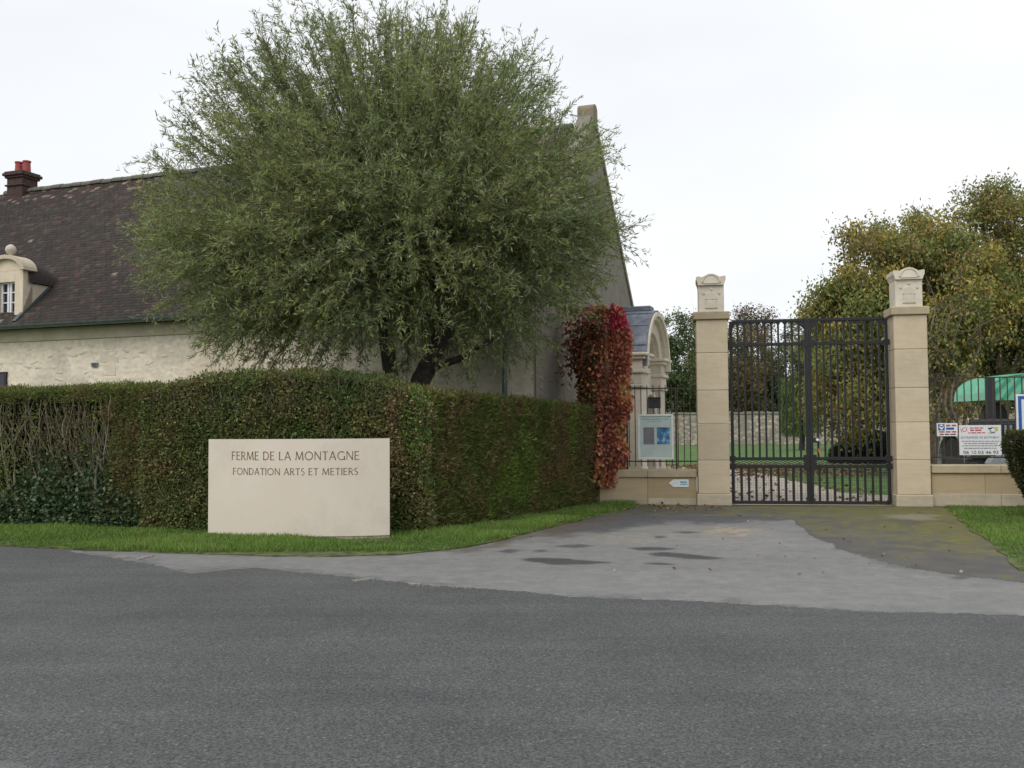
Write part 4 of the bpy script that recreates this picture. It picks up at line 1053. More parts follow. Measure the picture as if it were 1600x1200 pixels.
for i in range(460):
    x = random.uniform(.6, xb1); y = random.uniform(.0, .45); z = random.choice((random.uniform(.15, .6), random.uniform(.5, 1.5), random.uniform(1.0, 1.6)))
    l = min(2.12 - z, random.uniform(.5, 1.6)); lean = random.gauss(-.38, .3) if random.random() < .65 else random.gauss(.2, .35); k = 6; p = np.array([x, y, z]); pts = [p]
    r0 = random.uniform(.006, .012) if random.random() < .8 else random.uniform(.014, .024)
    for j in range(k):
        lean = lean * .9 + random.gauss(0, .16); p = p + np.array([lean * l / k * (1 - j / k * .4), random.gauss(-.008, .02), l / k]); pts.append(p)
    bl_.append((np.array(pts), np.linspace(r0, r0 * .45, k + 1))); g = random.uniform(.45, 1.15); bc_.append((.27 * g, .23 * g, .16 * g) if random.random() < .65 else (.12 * g, .11 * g, .05 * g))
for i in range(16):   # thick cut stems
    x = random.uniform(.6, xb1); l = random.uniform(.4, .9); a_ = random.gauss(-.25, .25); p = np.array([x, random.uniform(-.05, .1), random.uniform(.15, .5)])
    bl_.append((np.array([p, p + np.array([a_ * l * .5, -.02, l * .55]), p + np.array([a_ * l, -.03, l])]), [.03, .026, .022])); bc_.append((.17, .15, .10))
link('bare_branches', tubes_mesh('bare_branches', bl_, 5, bc_), lo_, M['branch'])['kind'] = 'stuff'
n = 26000   # ivy at the foot
P = np.c_[RNG.uniform(.2, lL - .2, n), RNG.uniform(-.1, .28, n), np.abs(RNG.normal(0, .5, n)) + .02]
iv = vn(P * np.array([1, 0, 1]), 1.5, 51); lim = .3 + 1.7 * np.clip((P[:, 0] - (xb1 - 2.2)) / 1.6, 0, 1) * np.clip((lL - .6 - P[:, 0]) / .8, 0, 1) + .4 * iv
P = P[(P[:, 2] < lim)]; n = len(P)
C = np.array([(.045, .075, .035)]) * (1 - iv[:n, None]) + np.array([(.085, .13, .06)]) * iv[:n, None]; C *= RNG.uniform(.6, 1.5, (n, 1))
yl_ = RNG.random(n) < .02; C[yl_] = (.16, .17, .04)
link('ivy', leaf_mesh('ivy', P, np.c_[RNG.normal(0, .5, n), -np.abs(RNG.normal(.4, .4, n)), RNG.normal(-.2, .5, n)], RNG.uniform(.05, .085, n), RNG.uniform(.04, .065, n), C, .12), lo_, M['ivy'])

# clipped shrub at the right edge, flaring upwards
shp = at(1668, 700, 15.6)
shb = empty('clipped_shrub', (shp.x, shp.y, 0)); tag(shb, 'clipped shrub flaring upwards in front of the blue bordered sign', 'shrub')
def shr(z): return np.interp(z, [0, .25, .8, 1.25, 1.4, 1.45], [.30, .55, .80, .92, .84, .5])
cm = MB(); cm.lathe([(max(.1, shr(z) - .1), z) for z in (0, .2, .5, .8, 1.1, 1.3, 1.36)], (0, 0, 0), 20); cm.build('heart', M['core'], shb)
n = 26000; a_ = RNG.random(n) * 2 * math.pi; z = RNG.random(n) * 1.45; top = RNG.random(n) < .22; z[top] = 1.42 + RNG.normal(0, .02, top.sum()); rr_ = shr(np.minimum(z, 1.4)) + RNG.normal(0, .025, n); rr_[top] = np.sqrt(RNG.random(top.sum())) * .86
P = np.c_[rr_ * np.cos(a_), rr_ * np.sin(a_), z]; D = np.c_[np.cos(a_), np.sin(a_), np.full(n, .5)] + RNG.normal(0, .6, (n, 3))
q = vn(P, 4, 61)[:, None]; C = np.array([(.035, .055, .014)]) * (1 - q) + np.array([(.09, .075, .03)]) * q; C[top] = np.array([(.11, .11, .035)]); C *= RNG.uniform(.6, 1.4, (n, 1))
link('foliage', leaf_mesh('foliage', P, D, RNG.uniform(.03, .055, n), RNG.uniform(.015, .025, n), C), shb, M['leaf'])
MB().lathe([(.07, 0), (.06, .3)], (0, 0, 0), 10).build('stem', M['bark'], shb)

# ------------------------------------------------------------------ the big willow
WT = at(640, 600, 16.9)
wil = empty('willow_tree', (WT.x, WT.y, 0)); tag(wil, 'big round pollarded willow rising above the hedges before the farmhouse', 'tree')
def wl_pt(px, py, Y): p = at(px, py, Y); return np.array([p.x - WT.x, p.y - WT.y, p.z])
cen = wl_pt(602, 345, 16.9); RX, RUP, RDN, RB, RF = 4.3, 3.7, 3.0, 2.7, 3.4
def path(pts, r0, r1, k=7, jit=.04):
    P = np.array(pts, float); t = np.linspace(0, len(P) - 1, k); i = np.clip(t.astype(int), 0, len(P) - 2); f = (t - i)[:, None]
    q = P[i] * (1 - f) + P[i + 1] * f; q[1:-1] += RNG.normal(0, jit, (k - 2, 3)); return q, np.linspace(r0, r1, k)
b0 = np.array([-.32, 0, 0.0]); heads = []
tr = [path([(-.32, 0, -.1), (-.36, 0, 1.3), wl_pt(612, 560, 16.9), wl_pt(605, 470, 16.9)], .15, .12),
      path([(-.1, 0.05, 0), wl_pt(648, 612, 16.8), wl_pt(668, 575, 16.8), wl_pt(690, 520, 16.8), wl_pt(700, 450, 16.8)], .19, .15, 9, .015)]
limbs = [path([wl_pt(662, 588, 16.8), wl_pt(690, 570, 16.6), wl_pt(722, 560, 16.4), wl_pt(770, 530, 16.2)], .085, .05, 7, .02)]
heads += [wl_pt(605, 470, 16.9), wl_pt(700, 450, 16.8), wl_pt(770, 530, 16.2)]
for (px, py, Y) in ((520, 430, 16.6), (570, 400, 17.5), (640, 390, 16.4), (690, 400, 17.3), (740, 440, 16.4), (470, 480, 16.9), (560, 490, 16.0), (660, 470, 16.0), (620, 360, 17.0)):
    h = wl_pt(px, py, Y); s_ = heads[0] if px < 650 else heads[1]
    limbs.append(path([s_ * .9 + np.array([0, 0, -.1]), (s_ + h) / 2 + np.array([0, 0, .1]), h], .11, .07, 5, .03)); heads.append(h)
link('trunk', tubes_mesh('trunk', tr, 10), wil, M['bark']); link('limbs', tubes_mesh('limbs', limbs, 7), wil, M['bark'])
heads = np.array(heads)
shoots, LP, LD, LC_ = [], [], [], []
NS = 1400
for i in range(NS):
    # target on the crown's surface
    u = RNG.normal(size=3); u /= np.linalg.norm(u)
    if u[2] < -.9: u[2] = abs(u[2]) * .5; u /= np.linalg.norm(u)
    rad = np.array([RX if u[0] < 0 else RX * .985, RF if u[1] < 0 else RB, RUP if u[2] > 0 else RDN])
    depth = 1.0 if random.random() < .78 else random.uniform(.6, .95)
    if u[2] < 0: u[0] *= 1 + (.10 if u[0] < 0 else .0) * abs(u[2])
    tgt = cen + u * rad * depth * random.uniform(.9, 1.0 + (.08 if random.random() < .25 else 0))
    h = heads[np.argmin(np.linalg.norm(heads - (cen + (tgt - cen) * .2) , axis=1) + RNG.random(len(heads)) * 1.2)]
    d = tgt - h; L = np.linalg.norm(d); k = 9; t = np.linspace(0, 1, k)[:, None]
    mid = h + d * .5 + np.array([0, 0, -.08 * L if u[2] > -.1 else .12 * L]) + RNG.normal(0, .07 * L / 3, 3)
    P = h * (1 - t) ** 2 + mid * 2 * t * (1 - t) + tgt * t ** 2
    if u[2] < .1: P[:, 2] -= (t[:, 0] ** 2) * .08
    shoots.append((P, np.linspace(.016, .003, k)))
    tone = random.random(); nl = int(L * 26)
    for s_ in range(int(4 + L * 3.2)):   # side twigs
        tt = random.uniform(.2, .98) ** .6; f = tt * (k - 1); j = min(int(f), k - 2); b = P[j] * (1 - f + j) + P[j + 1] * (f - j); dr = P[j + 1] - P[j]; dr = dr / np.linalg.norm(dr)
        sd = dr * .75 + RNG.normal(0, .55, 3); sd /= np.linalg.norm(sd); l = random.uniform(.2, .6); m_ = random.randint(12, 18)
        q = RNG.random(m_)[:, None]; LP.append(b + sd * q * l + np.array([0, 0, -.06]) * q ** 2 + RNG.normal(0, .012, (m_, 3))); LD.append(sd * .8 + RNG.normal(0, .5, (m_, 3))); LC_.append(np.full(m_, tone))
        if s_ % 3 == 0: shoots.append((np.array([b, b + sd * l * .5, b + sd * l + np.array([0, 0, -.06])]), [.005, .004, .002]))
    q = (RNG.random(nl) ** .75)[:, None] * .78 + .22; f = q[:, 0] * (k - 1); j = np.minimum(f.astype(int), k - 2); LP.append(P[j] * (1 - f + j)[:, None] + P[j + 1] * (f - j)[:, None]); LD.append((P[j + 1] - P[j]) * 1.2 / L * 4 + RNG.normal(0, .5, (nl, 3))); LC_.append(np.full(nl, tone))
LP = np.concatenate(LP); LD = np.concatenate(LD); tone = np.concatenate(LC_); n = len(LP)
Vd = norm(LP - cen)
big = vn(LP, .8, 71); q = np.clip(.55 * tone + .75 * big - .15 + RNG.normal(0, .14, n), 0, 1)[:, None]
C = np.array([(.17, .235, .10)]) * (1 - q) + np.array([(.37, .40, .13)]) * q
gr = RNG.random(n) < .28; C[gr] = (.27, .325, .20)         # grey-green undersides
yl_ = RNG.random(n) < .06; C[yl_] = (.25, .22, .07)
C *= RNG.uniform(.7, 1.3, (n, 1))
print('willow leaves', n)
link('crown', leaf_mesh('crown', LP, LD, RNG.uniform(.075, .13, n), RNG.uniform(.0135, .021, n), C, .15), wil, M['leaf'])
tcol = [(.10, .075, .04)] * len(shoots)
link('shoots', tubes_mesh('shoots', shoots, 3, tcol), wil, M['twig'])

# ------------------------------------------------------------------ creeper and its pier
vp = at(936, 760, 19.75)
pier = empty('wall_pier', (vp.x - .02, vp.y + .1, 0), GA); tag(pier, 'weathered stone pier at the end of the low wall under the creeper', 'pier')
z = 0
for i, h in enumerate((.56, .5, .55, .5, .55, .5, .45)):
    MB().box(-.36 if i == 0 else -.16 - .01 * (i % 2), .22 + .012 * (i % 2), -.28 if i == 0 else -.1, .5, z + .003, z + h, .02).build('stone_block', M['palestone'] if i == 0 else M['plinth'], pier); z += h
cre = empty('red_creeper', (vp.x, vp.y - .2, .5), 0); tag(cre, 'crimson and orange virginia creeper climbing the pier beside the low wall', 'creeper')
n = 17000
z = RNG.random(n) ** 1.05 * 3.6 - .08
wv = np.interp(z, [0, .4, 1.2, 2.4, 3.0, 3.55], [.34, .40, .40, .38, .34, .2]); cxv = np.interp(z, [0, .4, 1.2, 2.4, 3.0, 3.55], [-.08, .05, .09, .15, .17, .18])
a_ = RNG.random(n) * 2 * math.pi; sq = np.abs(np.cos(a_)) ** .6 * np.sign(np.cos(a_))
P = np.c_[cxv + wv * sq, .28 + np.sign(np.sin(a_)) * np.abs(np.sin(a_)) ** .6 * .52, z]; P += norm(np.c_[np.cos(a_), np.sin(a_), np.zeros(n)]) * (vn(P, 3, 81)[:, None] * .2 - .06) + RNG.normal(0, .035, (n, 3))
D = np.c_[np.cos(a_) * .5, np.sin(a_) * .5, np.full(n, -.75)] + RNG.normal(0, .4, (n, 3))
pal = np.array([(.32, .12, .08), (.52, .17, .12), (.62, .27, .13), (.68, .42, .16), (.36, .30, .12)])
big = vn(P, 2.4, 82); ix = np.clip((big * 5 + RNG.normal(0, .9, n)).astype(int), 0, 4); C = pal[ix] * RNG.uniform(.6, 1.35, (n, 1))
g_ = (P[:, 0] < cxv - wv * .4) & (RNG.random(n) < .45); C[g_] = np.array((.11, .085, .035)) * RNG.uniform(.6, 1.3, (g_.sum(), 1))  # shade on the creeper's left side, painted into the leaf colours
pk = (z > 3.05) & (P[:, 0] > cxv - .05) & (RNG.random(n) < .6); C[pk] = np.array((.46, .03, .085)) * RNG.uniform(.7, 1.2, (pk.sum(), 1))
link('leaves', leaf_mesh('leaves', P, D, RNG.uniform(.065, .11, n), RNG.uniform(.05, .085, n), C, .15), cre, M['leaf'])
vl = [path([(random.uniform(-.3, .3), random.uniform(-.02, .05), -.2), (random.uniform(-.3, .3), .02, 1.2), (random.uniform(-.2, .3), -.03, 3.2)], .022, .008, 9, .05) for _ in range(7)]
link('stems', tubes_mesh('stems', vl, 5), cre, M['bark'])
# sprays of it reaching over the gable
n = 1500; P = np.c_[RNG.normal(-.22, .26, n), RNG.normal(.75, .2, n), np.clip(RNG.normal(2.85, .42, n), 1.9, 3.6)]
C = np.array([(.26, .08, .05), (.15, .13, .045), (.34, .05, .06)])[RNG.integers(0, 3, n)] * RNG.uniform(.6, 1.3, (n, 1))
link('side_sprays', leaf_mesh('side_sprays', P, np.c_[RNG.normal(0, .5, n), RNG.normal(-.3, .4, n), RNG.normal(-.5, .3, n)], RNG.uniform(.08, .13, n), RNG.uniform(.05, .08, n), C, .15), cre, M['leaf'])

# ------------------------------------------------------------------ trees behind the gate
def tree(name, label, base, th, tr_, crowns, nl, leaf, pal, group, bark='greybark', droop=-.2, clump=.55, nclump=120, twist=.12, sparse=0.0, limbr=.05, flat=.8):
    """crowns: list of (centre xyz, radii xyz) relative to base"""
    o = empty(name, base); tag(o, label, 'tree', group)
    top = np.array([random.uniform(-.2, .2), random.uniform(-.2, .2), th])
    link('trunk', tubes_mesh('trunk', [path([(0, 0, -.1), (0, 0, th * .5), top], tr_, tr_ * .6, 7, .05)], 9), o, M[bark])
    lim, cl = [], []; wts = np.array([r[0] * r[1] * r[2] for _, r in crowns]); wts = wts / wts.sum()
    for ci, (c, r) in enumerate(crowns):
        c = np.array(c); r = np.array(r); mains = []
        for i in range(max(3, int(9 * wts[ci]))):
            u = norm(RNG.normal(size=3)); e = c + u * r * .5
            lim.append(path([top * np.array([1, 1, random.uniform(.7, 1)]), (top + e) / 2 + RNG.normal(0, .4, 3), e], tr_ * .42, limbr, 8, twist)); mains.append(lim[-1][0])
        mains = np.concatenate(mains)
        for i in range(int(nclump * wts[ci]) + 1):
            u = norm(RNG.normal(size=3)); rho = random.random() ** .38; p = c + u * r * rho * (.86 + .3 * vn((u * 3 + ci * 7)[None], 1.0, 91)[0])
            if p[2] < .3: p[2] = .3 + random.random() * .4
            cl.append((p, rho)); s_ = mains[np.argmin(np.linalg.norm(mains - p, axis=1) + RNG.random(len(mains)) * .3)]
            lim.append(path([s_, (s_ + p) / 2 + RNG.normal(0, .15, 3), p], limbr * .55, .008, 7, twist * .7))
            for q in range(3):
                e = p + RNG.normal(0, clump * .8, 3); lim.append(path([p, (p + e) / 2 + RNG.normal(0, .06, 3), e + np.array([0, 0, .15])], .012, .004, 5, .04))
    link('limbs', tubes_mesh('limbs', lim, 3), o, M[bark])
    m_ = nl // len(cl); P, D, C = [], [], []; pal = np.array(pal)
    for (p, rho) in cl:
        k = int(m_ * random.uniform(.5, 1.5) * (1 - sparse * max(0, rho - .6)))
        q = RNG.normal(0, 1, (k, 3)) * np.array([clump, clump, clump * flat]) * .62 + p; P.append(q)
        D.append(RNG.normal(0, .6, (k, 3)) + np.array([0, 0, droop])); b = random.randrange(len(pal)); ii = np.where(RNG.random(k) < .6, b, RNG.integers(0, len(pal), k)); C.append(pal[ii] * RNG.uniform(.65, 1.35, (k, 1)) * random.uniform(.85, 1.15))
    P = np.concatenate(P); D = np.concatenate(D); C = np.concatenate(C); k = P[:, 2] > .1; P, D, C = P[k], D[k], C[k]; n = len(P)
    link('crown', leaf_mesh('crown', P, D, leaf[0] * RNG.uniform(.6, 1.4, n), leaf[1] * RNG.uniform(.7, 1.3, n), C), o, M['leaf'])
    return o
def bp(px, Y): p = at(px, 690, Y); return (p.x, p.y, -.03)
def rel(px, py, Y, b): p = at(px, py, Y); return (p.x - b[0], p.y - b[1], p.z)
AUT = [(0.302, 0.270, 0.084), (0.255, 0.257, 0.084), (0.209, 0.250, 0.080), (0.279, 0.209, 0.077), (0.221, 0.270, 0.084), (0.464, 0.365, 0.084), (0.198, 0.243, 0.077)]
b = bp(1455, 31); sca = F_PX / 31
tree('chestnut_tree', 'broad autumn chestnut tree with yellow brown leaves behind the right pillar', b, 2.6, .34,
     [(rel(1415, 440, 31, b), (2.0, 2.3, 2.7)), (rel(1335, 520, 31, b), (1.3, 2.0, 2.2)), (rel(1470, 460, 31.5, b), (1.9, 2.2, 2.6)), (rel(1340, 625, 30.5, b), (1.4, 1.6, 1.3)), (rel(1298, 475, 31, b), (.75, 1.2, 1.3)), (rel(1310, 560, 30.5, b), (.9, 1.2, 1.3)), (rel(1395, 640, 30, b), (1.1, 1.0, .8)), (rel(1440, 600, 32.5, b), (2.2, 1.5, 1.3))],
     110000, (.14, .065), AUT, 'autumn trees behind the gate', 'greybark', -.7, .46, 230, .12, .5)
b = bp(1560, 34)
tree('chestnut_tree', 'tall thinning autumn chestnut tree behind the tractor', b, 3.0, .36,
     [(rel(1560, 430, 34, b), (2.8, 2.5, 3.3)), (rel(1640, 460, 34, b), (2.2, 2.4, 3.2)), (rel(1560, 590, 35, b), (2.8, 1.6, 1.5)), (rel(1530, 330, 34, b), (1.3, 1.2, .9)), (rel(1600, 340, 34, b), (1.6, 1.4, 1.0))],
     76000, (.14, .065), AUT, 'autumn trees behind the gate', 'greybark', -.6, .5, 170, .2, .75)
# contorted pale branches of a small corkscrew tree in front of them
b = bp(1500, 28.5); ct = empty('corkscrew_tree', b); tag(ct, 'nearly bare tree with pale contorted branches behind the right railing', 'tree')
cl_ = []
for (bx_, hx) in ((1462, 500), (1500, 420), (1545, 440), (1480, 470), (1520, 520), (1450, 430)):
    s0 = np.array(rel(random.uniform(1480, 1510), 690, 28.5, b)); s0[2] = 0; e = np.array(rel(bx_, hx, 28.5 + random.uniform(-.8, .8), b)); k = 22; t = np.linspace(0, 1, k)[:, None]
    P = s0 * (1 - t) + e * t; ph = random.random() * 6; P[:, 0] += .24 * np.sin(t[:, 0] * 15 + ph) * t[:, 0] ** .5; P[:, 1] += .2 * np.cos(t[:, 0] * 13 + ph); cl_.append((P, np.linspace(.07, .018, k)))
    for q in range(7):
        j = random.randint(8, k - 2); a0 = P[j]; d = np.array([random.gauss(0, .7), random.gauss(0, .4), random.uniform(-.5, .7)]); tt = np.linspace(0, 1, 14)[:, None]; Q = a0 + d * tt * random.uniform(.8, 1.5); Q[:, 0] += .13 * np.sin(tt[:, 0] * 14 + q); Q[:, 2] += .1 * np.cos(tt[:, 0] * 12 + q) - .1; cl_.append((Q, np.linspace(.022, .007, 14)))
link('trunk', tubes_mesh('trunk', cl_[:1] , 6), ct, M['greybark']); link('limbs', tubes_mesh('limbs', cl_[1:], 5), ct, M['greybark'])
n = 1500; j = RNG.integers(0, len(cl_), n); P = np.array([cl_[q][0][RNG.integers(4, len(cl_[q][0]))] for q in j]) + RNG.normal(0, .12, (n, 3)); P = P[P[:, 2] > .3]; n = len(P)
link('crown', leaf_mesh('crown', P, np.c_[RNG.normal(0, .4, (n, 2)), np.full(n, -.6)], RNG.uniform(.1, .17, n), RNG.uniform(.05, .09, n), np.array(AUT)[RNG.integers(0, 6, n)], .2), ct, M['leaf'])

GRN = [(0.087, 0.131, 0.051), (0.116, 0.167, 0.065), (0.152, 0.196, 0.072), (0.116, 0.131, 0.065)]
BRN = [(0.181, 0.174, 0.072), (0.232, 0.174, 0.080), (0.138, 0.160, 0.065), (0.261, 0.174, 0.087)]
far = 'trees beyond the rubble wall'
for (px, Y, cs, nl, pal, lab, lf, sp_) in (
    (1060, 88, [((1052, 560), (2.6, 3.0, 5.0)), ((1085, 590), (2.6, 2.6, 3.8)), ((1050, 630), (3.4, 2.6, 2.0))], 26000, GRN, 'dark green tree showing between the portal and the left pillar', (.25, .13), .5),
    (1100, 97, [((1100, 570), (2.8, 2.8, 5.4)), ((1095, 620), (3.2, 2.8, 3))], 13000, BRN, 'olive brown tree showing behind the left pillar', (.25, .13), .5),
    (1165, 92, [((1165, 570), (2.8, 2.8, 4.6)), ((1150, 615), (3.2, 2.6, 2.8))], 22000, BRN, 'olive brown tree behind the gate leaf by the notice board', (.25, .13), .5),
    (1178, 104, [((1178, 510), (2.6, 2.5, 2.6))], 2600, [(.20, .11, .08), (.14, .10, .07), (.10, .09, .05)], 'nearly bare reddish tree rising above the gate top rail', (.28, .15), .8),
    (1215, 94, [((1218, 590), (2.6, 2.6, 3.8)), ((1200, 620), (2.4, 2.4, 2.6))], 18000, GRN[:3] + BRN[:1], 'green tree behind the gate next to the weeping willow', (.25, .13), .5),
    (1262, 100, [((1262, 560), (2.8, 2.8, 4.6)), ((1290, 600), (3.2, 2.6, 4))], 20000, GRN, 'grey green tree behind the middle stile of the gate', (.25, .13), .5),
    (1330, 96, [((1330, 590), (4, 3, 4.4)), ((1390, 600), (4, 3, 4))], 16000, BRN, 'brown tree seen behind the chestnut', (.25, .13), .5),
    (1480, 92, [((1480, 590), (5, 3, 4.6)), ((1560, 600), (5, 3, 4.6))], 16000, BRN + GRN, 'mixed green and brown tree behind the corkscrew branches', (.26, .13), .5)):
    b = bp(px, Y); tree('background_tree', lab, b, 2.6, .22, [(rel(c[0], c[1], Y, b), r) for c, r in cs], nl, lf, pal, far, 'bark', -.1, .62, 120, .15, sp_, .07)
# weeping willow on the lawn
b = bp(1252, 60); ww = empty('weeping_willow', b); tag(ww, 'fresh green weeping willow hanging behind the gate centre', 'tree')
link('trunk', tubes_mesh('trunk', [path([(0, 0, -.1), (.05, 0, 2.2), (0, 0, 4.2)], .2, .1, 7, .03)], 8), ww, M['bark'])
st, P, D = [], [], []
for i in range(240):
    a = random.random() * 6.28; r_ = random.uniform(.2, 1.15); h = random.uniform(3.4, 5.9) * (1 - .15 * r_); e = max(1.0, h - random.uniform(1.6, 4.0)); p = np.array([[0, 0, 3.8], [r_ * .5 * math.cos(a), r_ * .5 * math.sin(a), h], [r_ * math.cos(a), r_ * math.sin(a), h - .4], [r_ * 1.1 * math.cos(a), r_ * 1.1 * math.sin(a), e]])
    st.append((p, [.02, .014, .008, .004])); k = 60; t = RNG.random(k)[:, None]; P.append(p[2] * (1 - t) + p[3] * t + RNG.normal(0, .05, (k, 3))); D.append(np.c_[RNG.normal(0, .3, (k, 2)), np.full(k, -1)])
link('limbs', tubes_mesh('limbs', st, 3), ww, M['bark']); P = np.concatenate(P); D = np.concatenate(D); n = len(P)
link('crown', leaf_mesh('crown', P, D, RNG.uniform(.18, .3, n), RNG.uniform(.035, .06, n), np.array([(.13, .20, .05), (.17, .23, .06), (.10, .15, .045)])[RNG.integers(0, 3, n)] * RNG.uniform(.7, 1.3, (n, 1))), ww, M['leaf'])
# dark yew mound
yp = at(1362, 710, 40); yw = empty('yew_bush', (yp.x, yp.y, -.03)); tag(yw, 'dark rounded yew bush on the lawn under the chestnut', 'bush')
n = 24000; u = norm(RNG.normal(size=(n, 3))); u[:, 2] = np.abs(u[:, 2]); rad = np.array([1.75, 1.1, 1.25]) * (1 + .12 * (vn(u * 3, 1.2, 95)[:, None] - .5)); P = u * rad * RNG.uniform(.9, 1.02, (n, 1)); P[:, 2] = np.maximum(P[:, 2], .02)
link('foliage', leaf_mesh('foliage', P, u + RNG.normal(0, .6, (n, 3)), RNG.uniform(.06, .13, n), RNG.uniform(.02, .035, n), np.array([(.012, .022, .01)]) * RNG.uniform(.5, 1.6, (n, 1))), yw, M['needle'])
hm = MB(); hm.lathe([(1.0, 0), (1.02, .4), (.85, .8), (.5, 1.1), (.1, 1.2)], (0, 0, 0), 18); hb = hm.build('heart', M['core'], yw, True); hb.scale = (1.6, .95, .98)

# far rubble wall
wz_ = at(1160, 645, 78).z
fw = empty('rubble_wall', (0, 78, 0)); tag(fw, 'long rubble stone wall across the far side of the lawn', 'wall')
MB().box(8, 70, 0, .5, -.06, wz_ - .12).build('masonry', M['farwall'], fw)
for i in range(40): MB().box(8 + i * 1.55, 8 + i * 1.55 + 1.53, -.08, .58, wz_ - .118, wz_ + .06 + random.uniform(-.03, .03), .03).build('coping_stone', M['gable'], fw)

# ------------------------------------------------------------------ tractor behind the right railing
TY = 23.0; tp = at(1566, 700, TY)
trc = empty('tractor', (tp.x, tp.y, 0), R(0)); tag(trc, 'old dark tractor with a green canopy parked behind the right railing', 'tractor')
def tx(px): return at(px, 650, TY).x - tp.x
def tz(py): return at(1560, py, TY).z
cw0, cw1 = tx(1524), tx(1645); cmid = (cw0 + cw1) / 2; chw = (cw1 - cw0) / 2; z0, z1 = tz(626), tz(585)
n_ = 17; an = np.linspace(math.pi, 0, n_)
pin = [(cmid + (chw - .03) * math.cos(t), z0 + (z1 - z0 - .03) * math.sin(t) ** .8 if math.sin(t) > 0 else z0) for t in an]; pout = [(cmid + chw * math.cos(t), z0 + (z1 - z0) * max(0, math.sin(t)) ** .8) for t in an]
MB().ring(pin, pout, -.5, 1.1, 'y').build('canopy', M['greencanopy'], trc)
MB().prism(pin + [], -.47, -.44, 'y').build('canopy_front', M['greencanopy'], trc)
for i in range(5):
    fx = -0.72 + i * .36; rb_ = MB(); a0 = (cmid + chw * (fx - .2), z0 + .03); a1 = (cmid + chw * (fx + .34), z0 + (z1 - z0) * max(.05, math.cos(min(1.4, abs(fx + .34) * 1.25))) * .93)
    dd = .035
    rb_.prism([(a0[0] - dd, a0[1]), (a0[0] + dd, a0[1]), (a1[0] + dd, a1[1]), (a1[0] - dd, a1[1])], -.52, -.468, 'y'); rb_.build('canopy_rib', M['greenrib'], trc)
for px in (1590, 1640): MB().box(tx(px) - .035, tx(px) + .035, -.35, -.28, .9, z0 + .05, .006).build('canopy_post', M['darkmetal'], trc)
for px in (1592, 1640): MB().box(tx(px) - .03, tx(px) + .03, .85, .92, .9, z0 + .08, .006).build('canopy_post', M['darkmetal'], trc)
MB().box(tx(1521), tx(1532), -.75, -.58, .9, tz(592), .01).build('exhaust_stack', M['darkmetal'], trc)
MB().box(tx(1498), tx(1548), -1.6, -.5, .75, tz(655), .05).build('bonnet', M['darkmetal'], trc)
MB().box(tx(1502), tx(1546), -1.66, -1.6, .8, tz(661), .02).build('grille', M['rubber'], trc)
gw_ = MB()
for i in range(5): gw_.box(tx(1505) + i * .12, tx(1505) + i * .12 + .05, -1.68, -1.661, .85, tz(664))
gw_.build('grille_bars', M['greymetal'], trc)
# seat back / rounded hood
sb = MB(); sx0, sx1 = tx(1539), tx(1580); sm_ = (sx0 + sx1) / 2; shw_ = (sx1 - sx0) / 2
sb.prism([(sx0, .8), (sx1, .8), (sx1, tz(665))] + [(sm_ + shw_ * math.cos(t) * .92, tz(652) + (tz(628) - tz(652)) * math.sin(t)) for t in np.linspace(.1, math.pi - .1, 11)] + [(sx0, tz(665))], .1, .3, 'y'); sb.build('seat_back', M['darkmetal'], trc)
def wheel(cx, cy, r, wdt, name='wheel'):
    t_ = MB(); t_.lathe([(r * .62, -wdt / 2), (r * .92, -wdt / 2), (r, -wdt / 3), (r, wdt / 3), (r * .92, wdt / 2), (r * .62, wdt / 2)], (cx, cy, r), 28, 'x'); w_ = t_.build(name, M['rubber'], trc)
    m_ = MB(); m_.lathe([(.05, -wdt * .3), (r * .6, -wdt * .38), (r * .63, -wdt * .45), (r * .63, wdt * .45), (r * .6, wdt * .38), (.05, wdt * .3)], (cx, cy, r), 24, 'x'); m_.build('rim', M['greymetal'], w_)
    l_ = MB()
    for i in range(18):
        a = 2 * math.pi * i / 18; c, s_ = math.cos(a), math.sin(a); c2, s2_ = math.cos(a + .12), math.sin(a + .12)
        l_.add([(cx - wdt / 2, cy + r * .95 * c, r + r * .95 * s_), (cx + wdt / 2, cy + r * .95 * c2, r + r * .95 * s2_), (cx + wdt / 2, cy + r * 1.04 * c2, r + r * 1.04 * s2_), (cx - wdt / 2, cy + r * 1.04 * c, r + r * 1.04 * s_)], [(0, 1, 2, 3)])
    l_.build('tread', M['rubber'], w_)
wheel(tx(1478), -1.25, .36, .2); wheel(tx(1560), -1.25, .36, .2); wheel(tx(1513), .55, .62, .32); wheel(tx(1622), .55, .62, .32)
for px, sg in ((1513, -1), (1622, 1)):
    fm_ = MB(); aa_ = np.linspace(-.2, math.pi + .1, 15); cx_ = tx(px)
    fm_.ring([(.55 + .7 * math.cos(t), .62 + .7 * math.sin(t)) for t in aa_], [(.55 + .73 * math.cos(t), .62 + .73 * math.sin(t)) for t in aa_], cx_ - .2, cx_ + .2, 'x'); fm_.build('mudguard', M['greymetal'], trc)
gd_ = MB(); aa_ = np.linspace(0, math.pi / 2, 9); gd_.prism([(tx(1563), .55), (tx(1590), .55)] + [(tx(1563) + (tx(1590) - tx(1563)) * math.cos(t), .95 + (tz(673) - .95) * math.sin(t)) for t in aa_], -.4, -.2, 'y'); gd_.build('side_guard', M['greymetal'], trc)
gd_ = MB(); aa_ = np.linspace(0, math.pi, 11); gd_.prism([(tx(1511) + .36 * math.cos(t), .62 + (tz(706) - .62) * math.sin(t)) for t in aa_], -1.75, -1.5, 'y'); gd_.build('front_guard', M['greymetal'], trc)
MB().box(tx(1500), tx(1625), -.3, .9, .55, .75, .03).build('chassis', M['darkmetal'], trc)
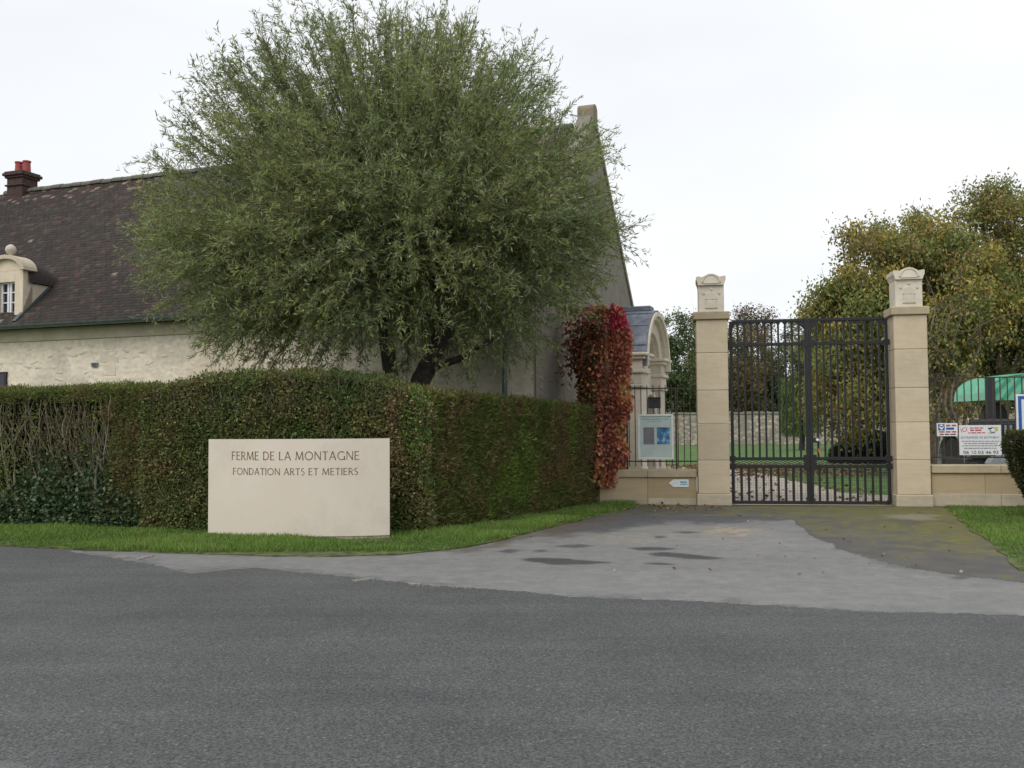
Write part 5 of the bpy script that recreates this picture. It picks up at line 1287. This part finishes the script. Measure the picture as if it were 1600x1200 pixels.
MB().box(tx(1512), tx(1550), -1.7, -.3, .45, .7, .02).build('front_frame', M['darkmetal'], trc)
MB().bar((tx(1478), -1.25, .36), (tx(1560), -1.25, .36), .05, 8).build('axle', M['darkmetal'], trc); MB().bar((tx(1513), .55, .62), (tx(1622), .55, .62), .07, 8).build('axle', M['darkmetal'], trc)
swm = MB(); aa_ = np.linspace(0, 2 * math.pi, 19); swm.ring([(sm_ + .17 * math.cos(t), 1.45 + .17 * math.sin(t)) for t in aa_], [(sm_ + .2 * math.cos(t), 1.45 + .2 * math.sin(t)) for t in aa_], -.3, -.27, 'y'); swm.bar((sm_, -.28, 1.26), (sm_, -.6, .8), .025); swm.build('steering_wheel', M['rubber'], trc)

# ------------------------------------------------------------------ fallen leaves
def litter(name, label, pts, size, pal, z=.018):
    P = np.array(pts); n = len(P); P3 = np.c_[P, np.full(n, z)]
    D = np.c_[RNG.normal(0, 1, (n, 2)), RNG.normal(.12, .12, n)]; C = np.array(pal)[RNG.integers(0, len(pal), n)] * RNG.uniform(.6, 1.3, (n, 1))
    V = leaf_mesh(name, P3, D, size * RNG.uniform(.6, 1.3, n), size * .6 * RNG.uniform(.7, 1.2, n), C, .1)
    o = link(name, V, None, M['dryleaf']); return tag(o, label, 'leaves', kind='stuff')
LIT = [(.17, .09, .045), (.22, .135, .07), (.12, .07, .04), (.30, .21, .13)]
pts = [tuple(gp(random.uniform(905, 1130), random.uniform(786, 800))[:2]) for _ in range(110)] + [tuple(gp(random.gauss(935, 18), random.uniform(783, 792))[:2]) for _ in range(110)] + [tuple(gp(random.uniform(700, 915), 0)[:2]) for _ in range(0)]
litter('fallen_leaves', 'dry brown leaves fallen along the foot of the low wall', pts, .075, LIT)
litter('drive_leaves', 'scattered dry leaves on the asphalt before the gate', [tuple(gp(random.uniform(820, 1550), random.uniform(792, 900))[:2]) for _ in range(60)], .05, LIT + [(.4, .36, .28)], .014)
litter('lawn_leaves', 'brown leaf litter under the chestnut behind the gate', [(random.gauss(8.2, 2.8), random.uniform(29, 38)) for _ in range(3200)] + [(random.uniform(4, 8.6), random.uniform(19.6, 30)) for _ in range(260)] + [(random.gauss(7.3, .15), random.uniform(18.6, 19.5)) for _ in range(60)], .12, LIT, .02)
# lawn blades near the railings are too far to tell apart; a low kerb of soil under the conifer hedge
sheet('hedge_soil', [tuple((Vector((HPr0.x, HPr0.y)) + Vector((.28, -.18)))), tuple((Vector((HPr1.x, HPr1.y)) + Vector((.25, -.1)))), (HPr1.x - .6, HPr1.y + .3), (HPr0.x - .6, HPr0.y + .3)], .017, plain('bare_soil', (.055, .035, .022), 1.0, var=.5, sc=20, bump=.6), .12, .25)
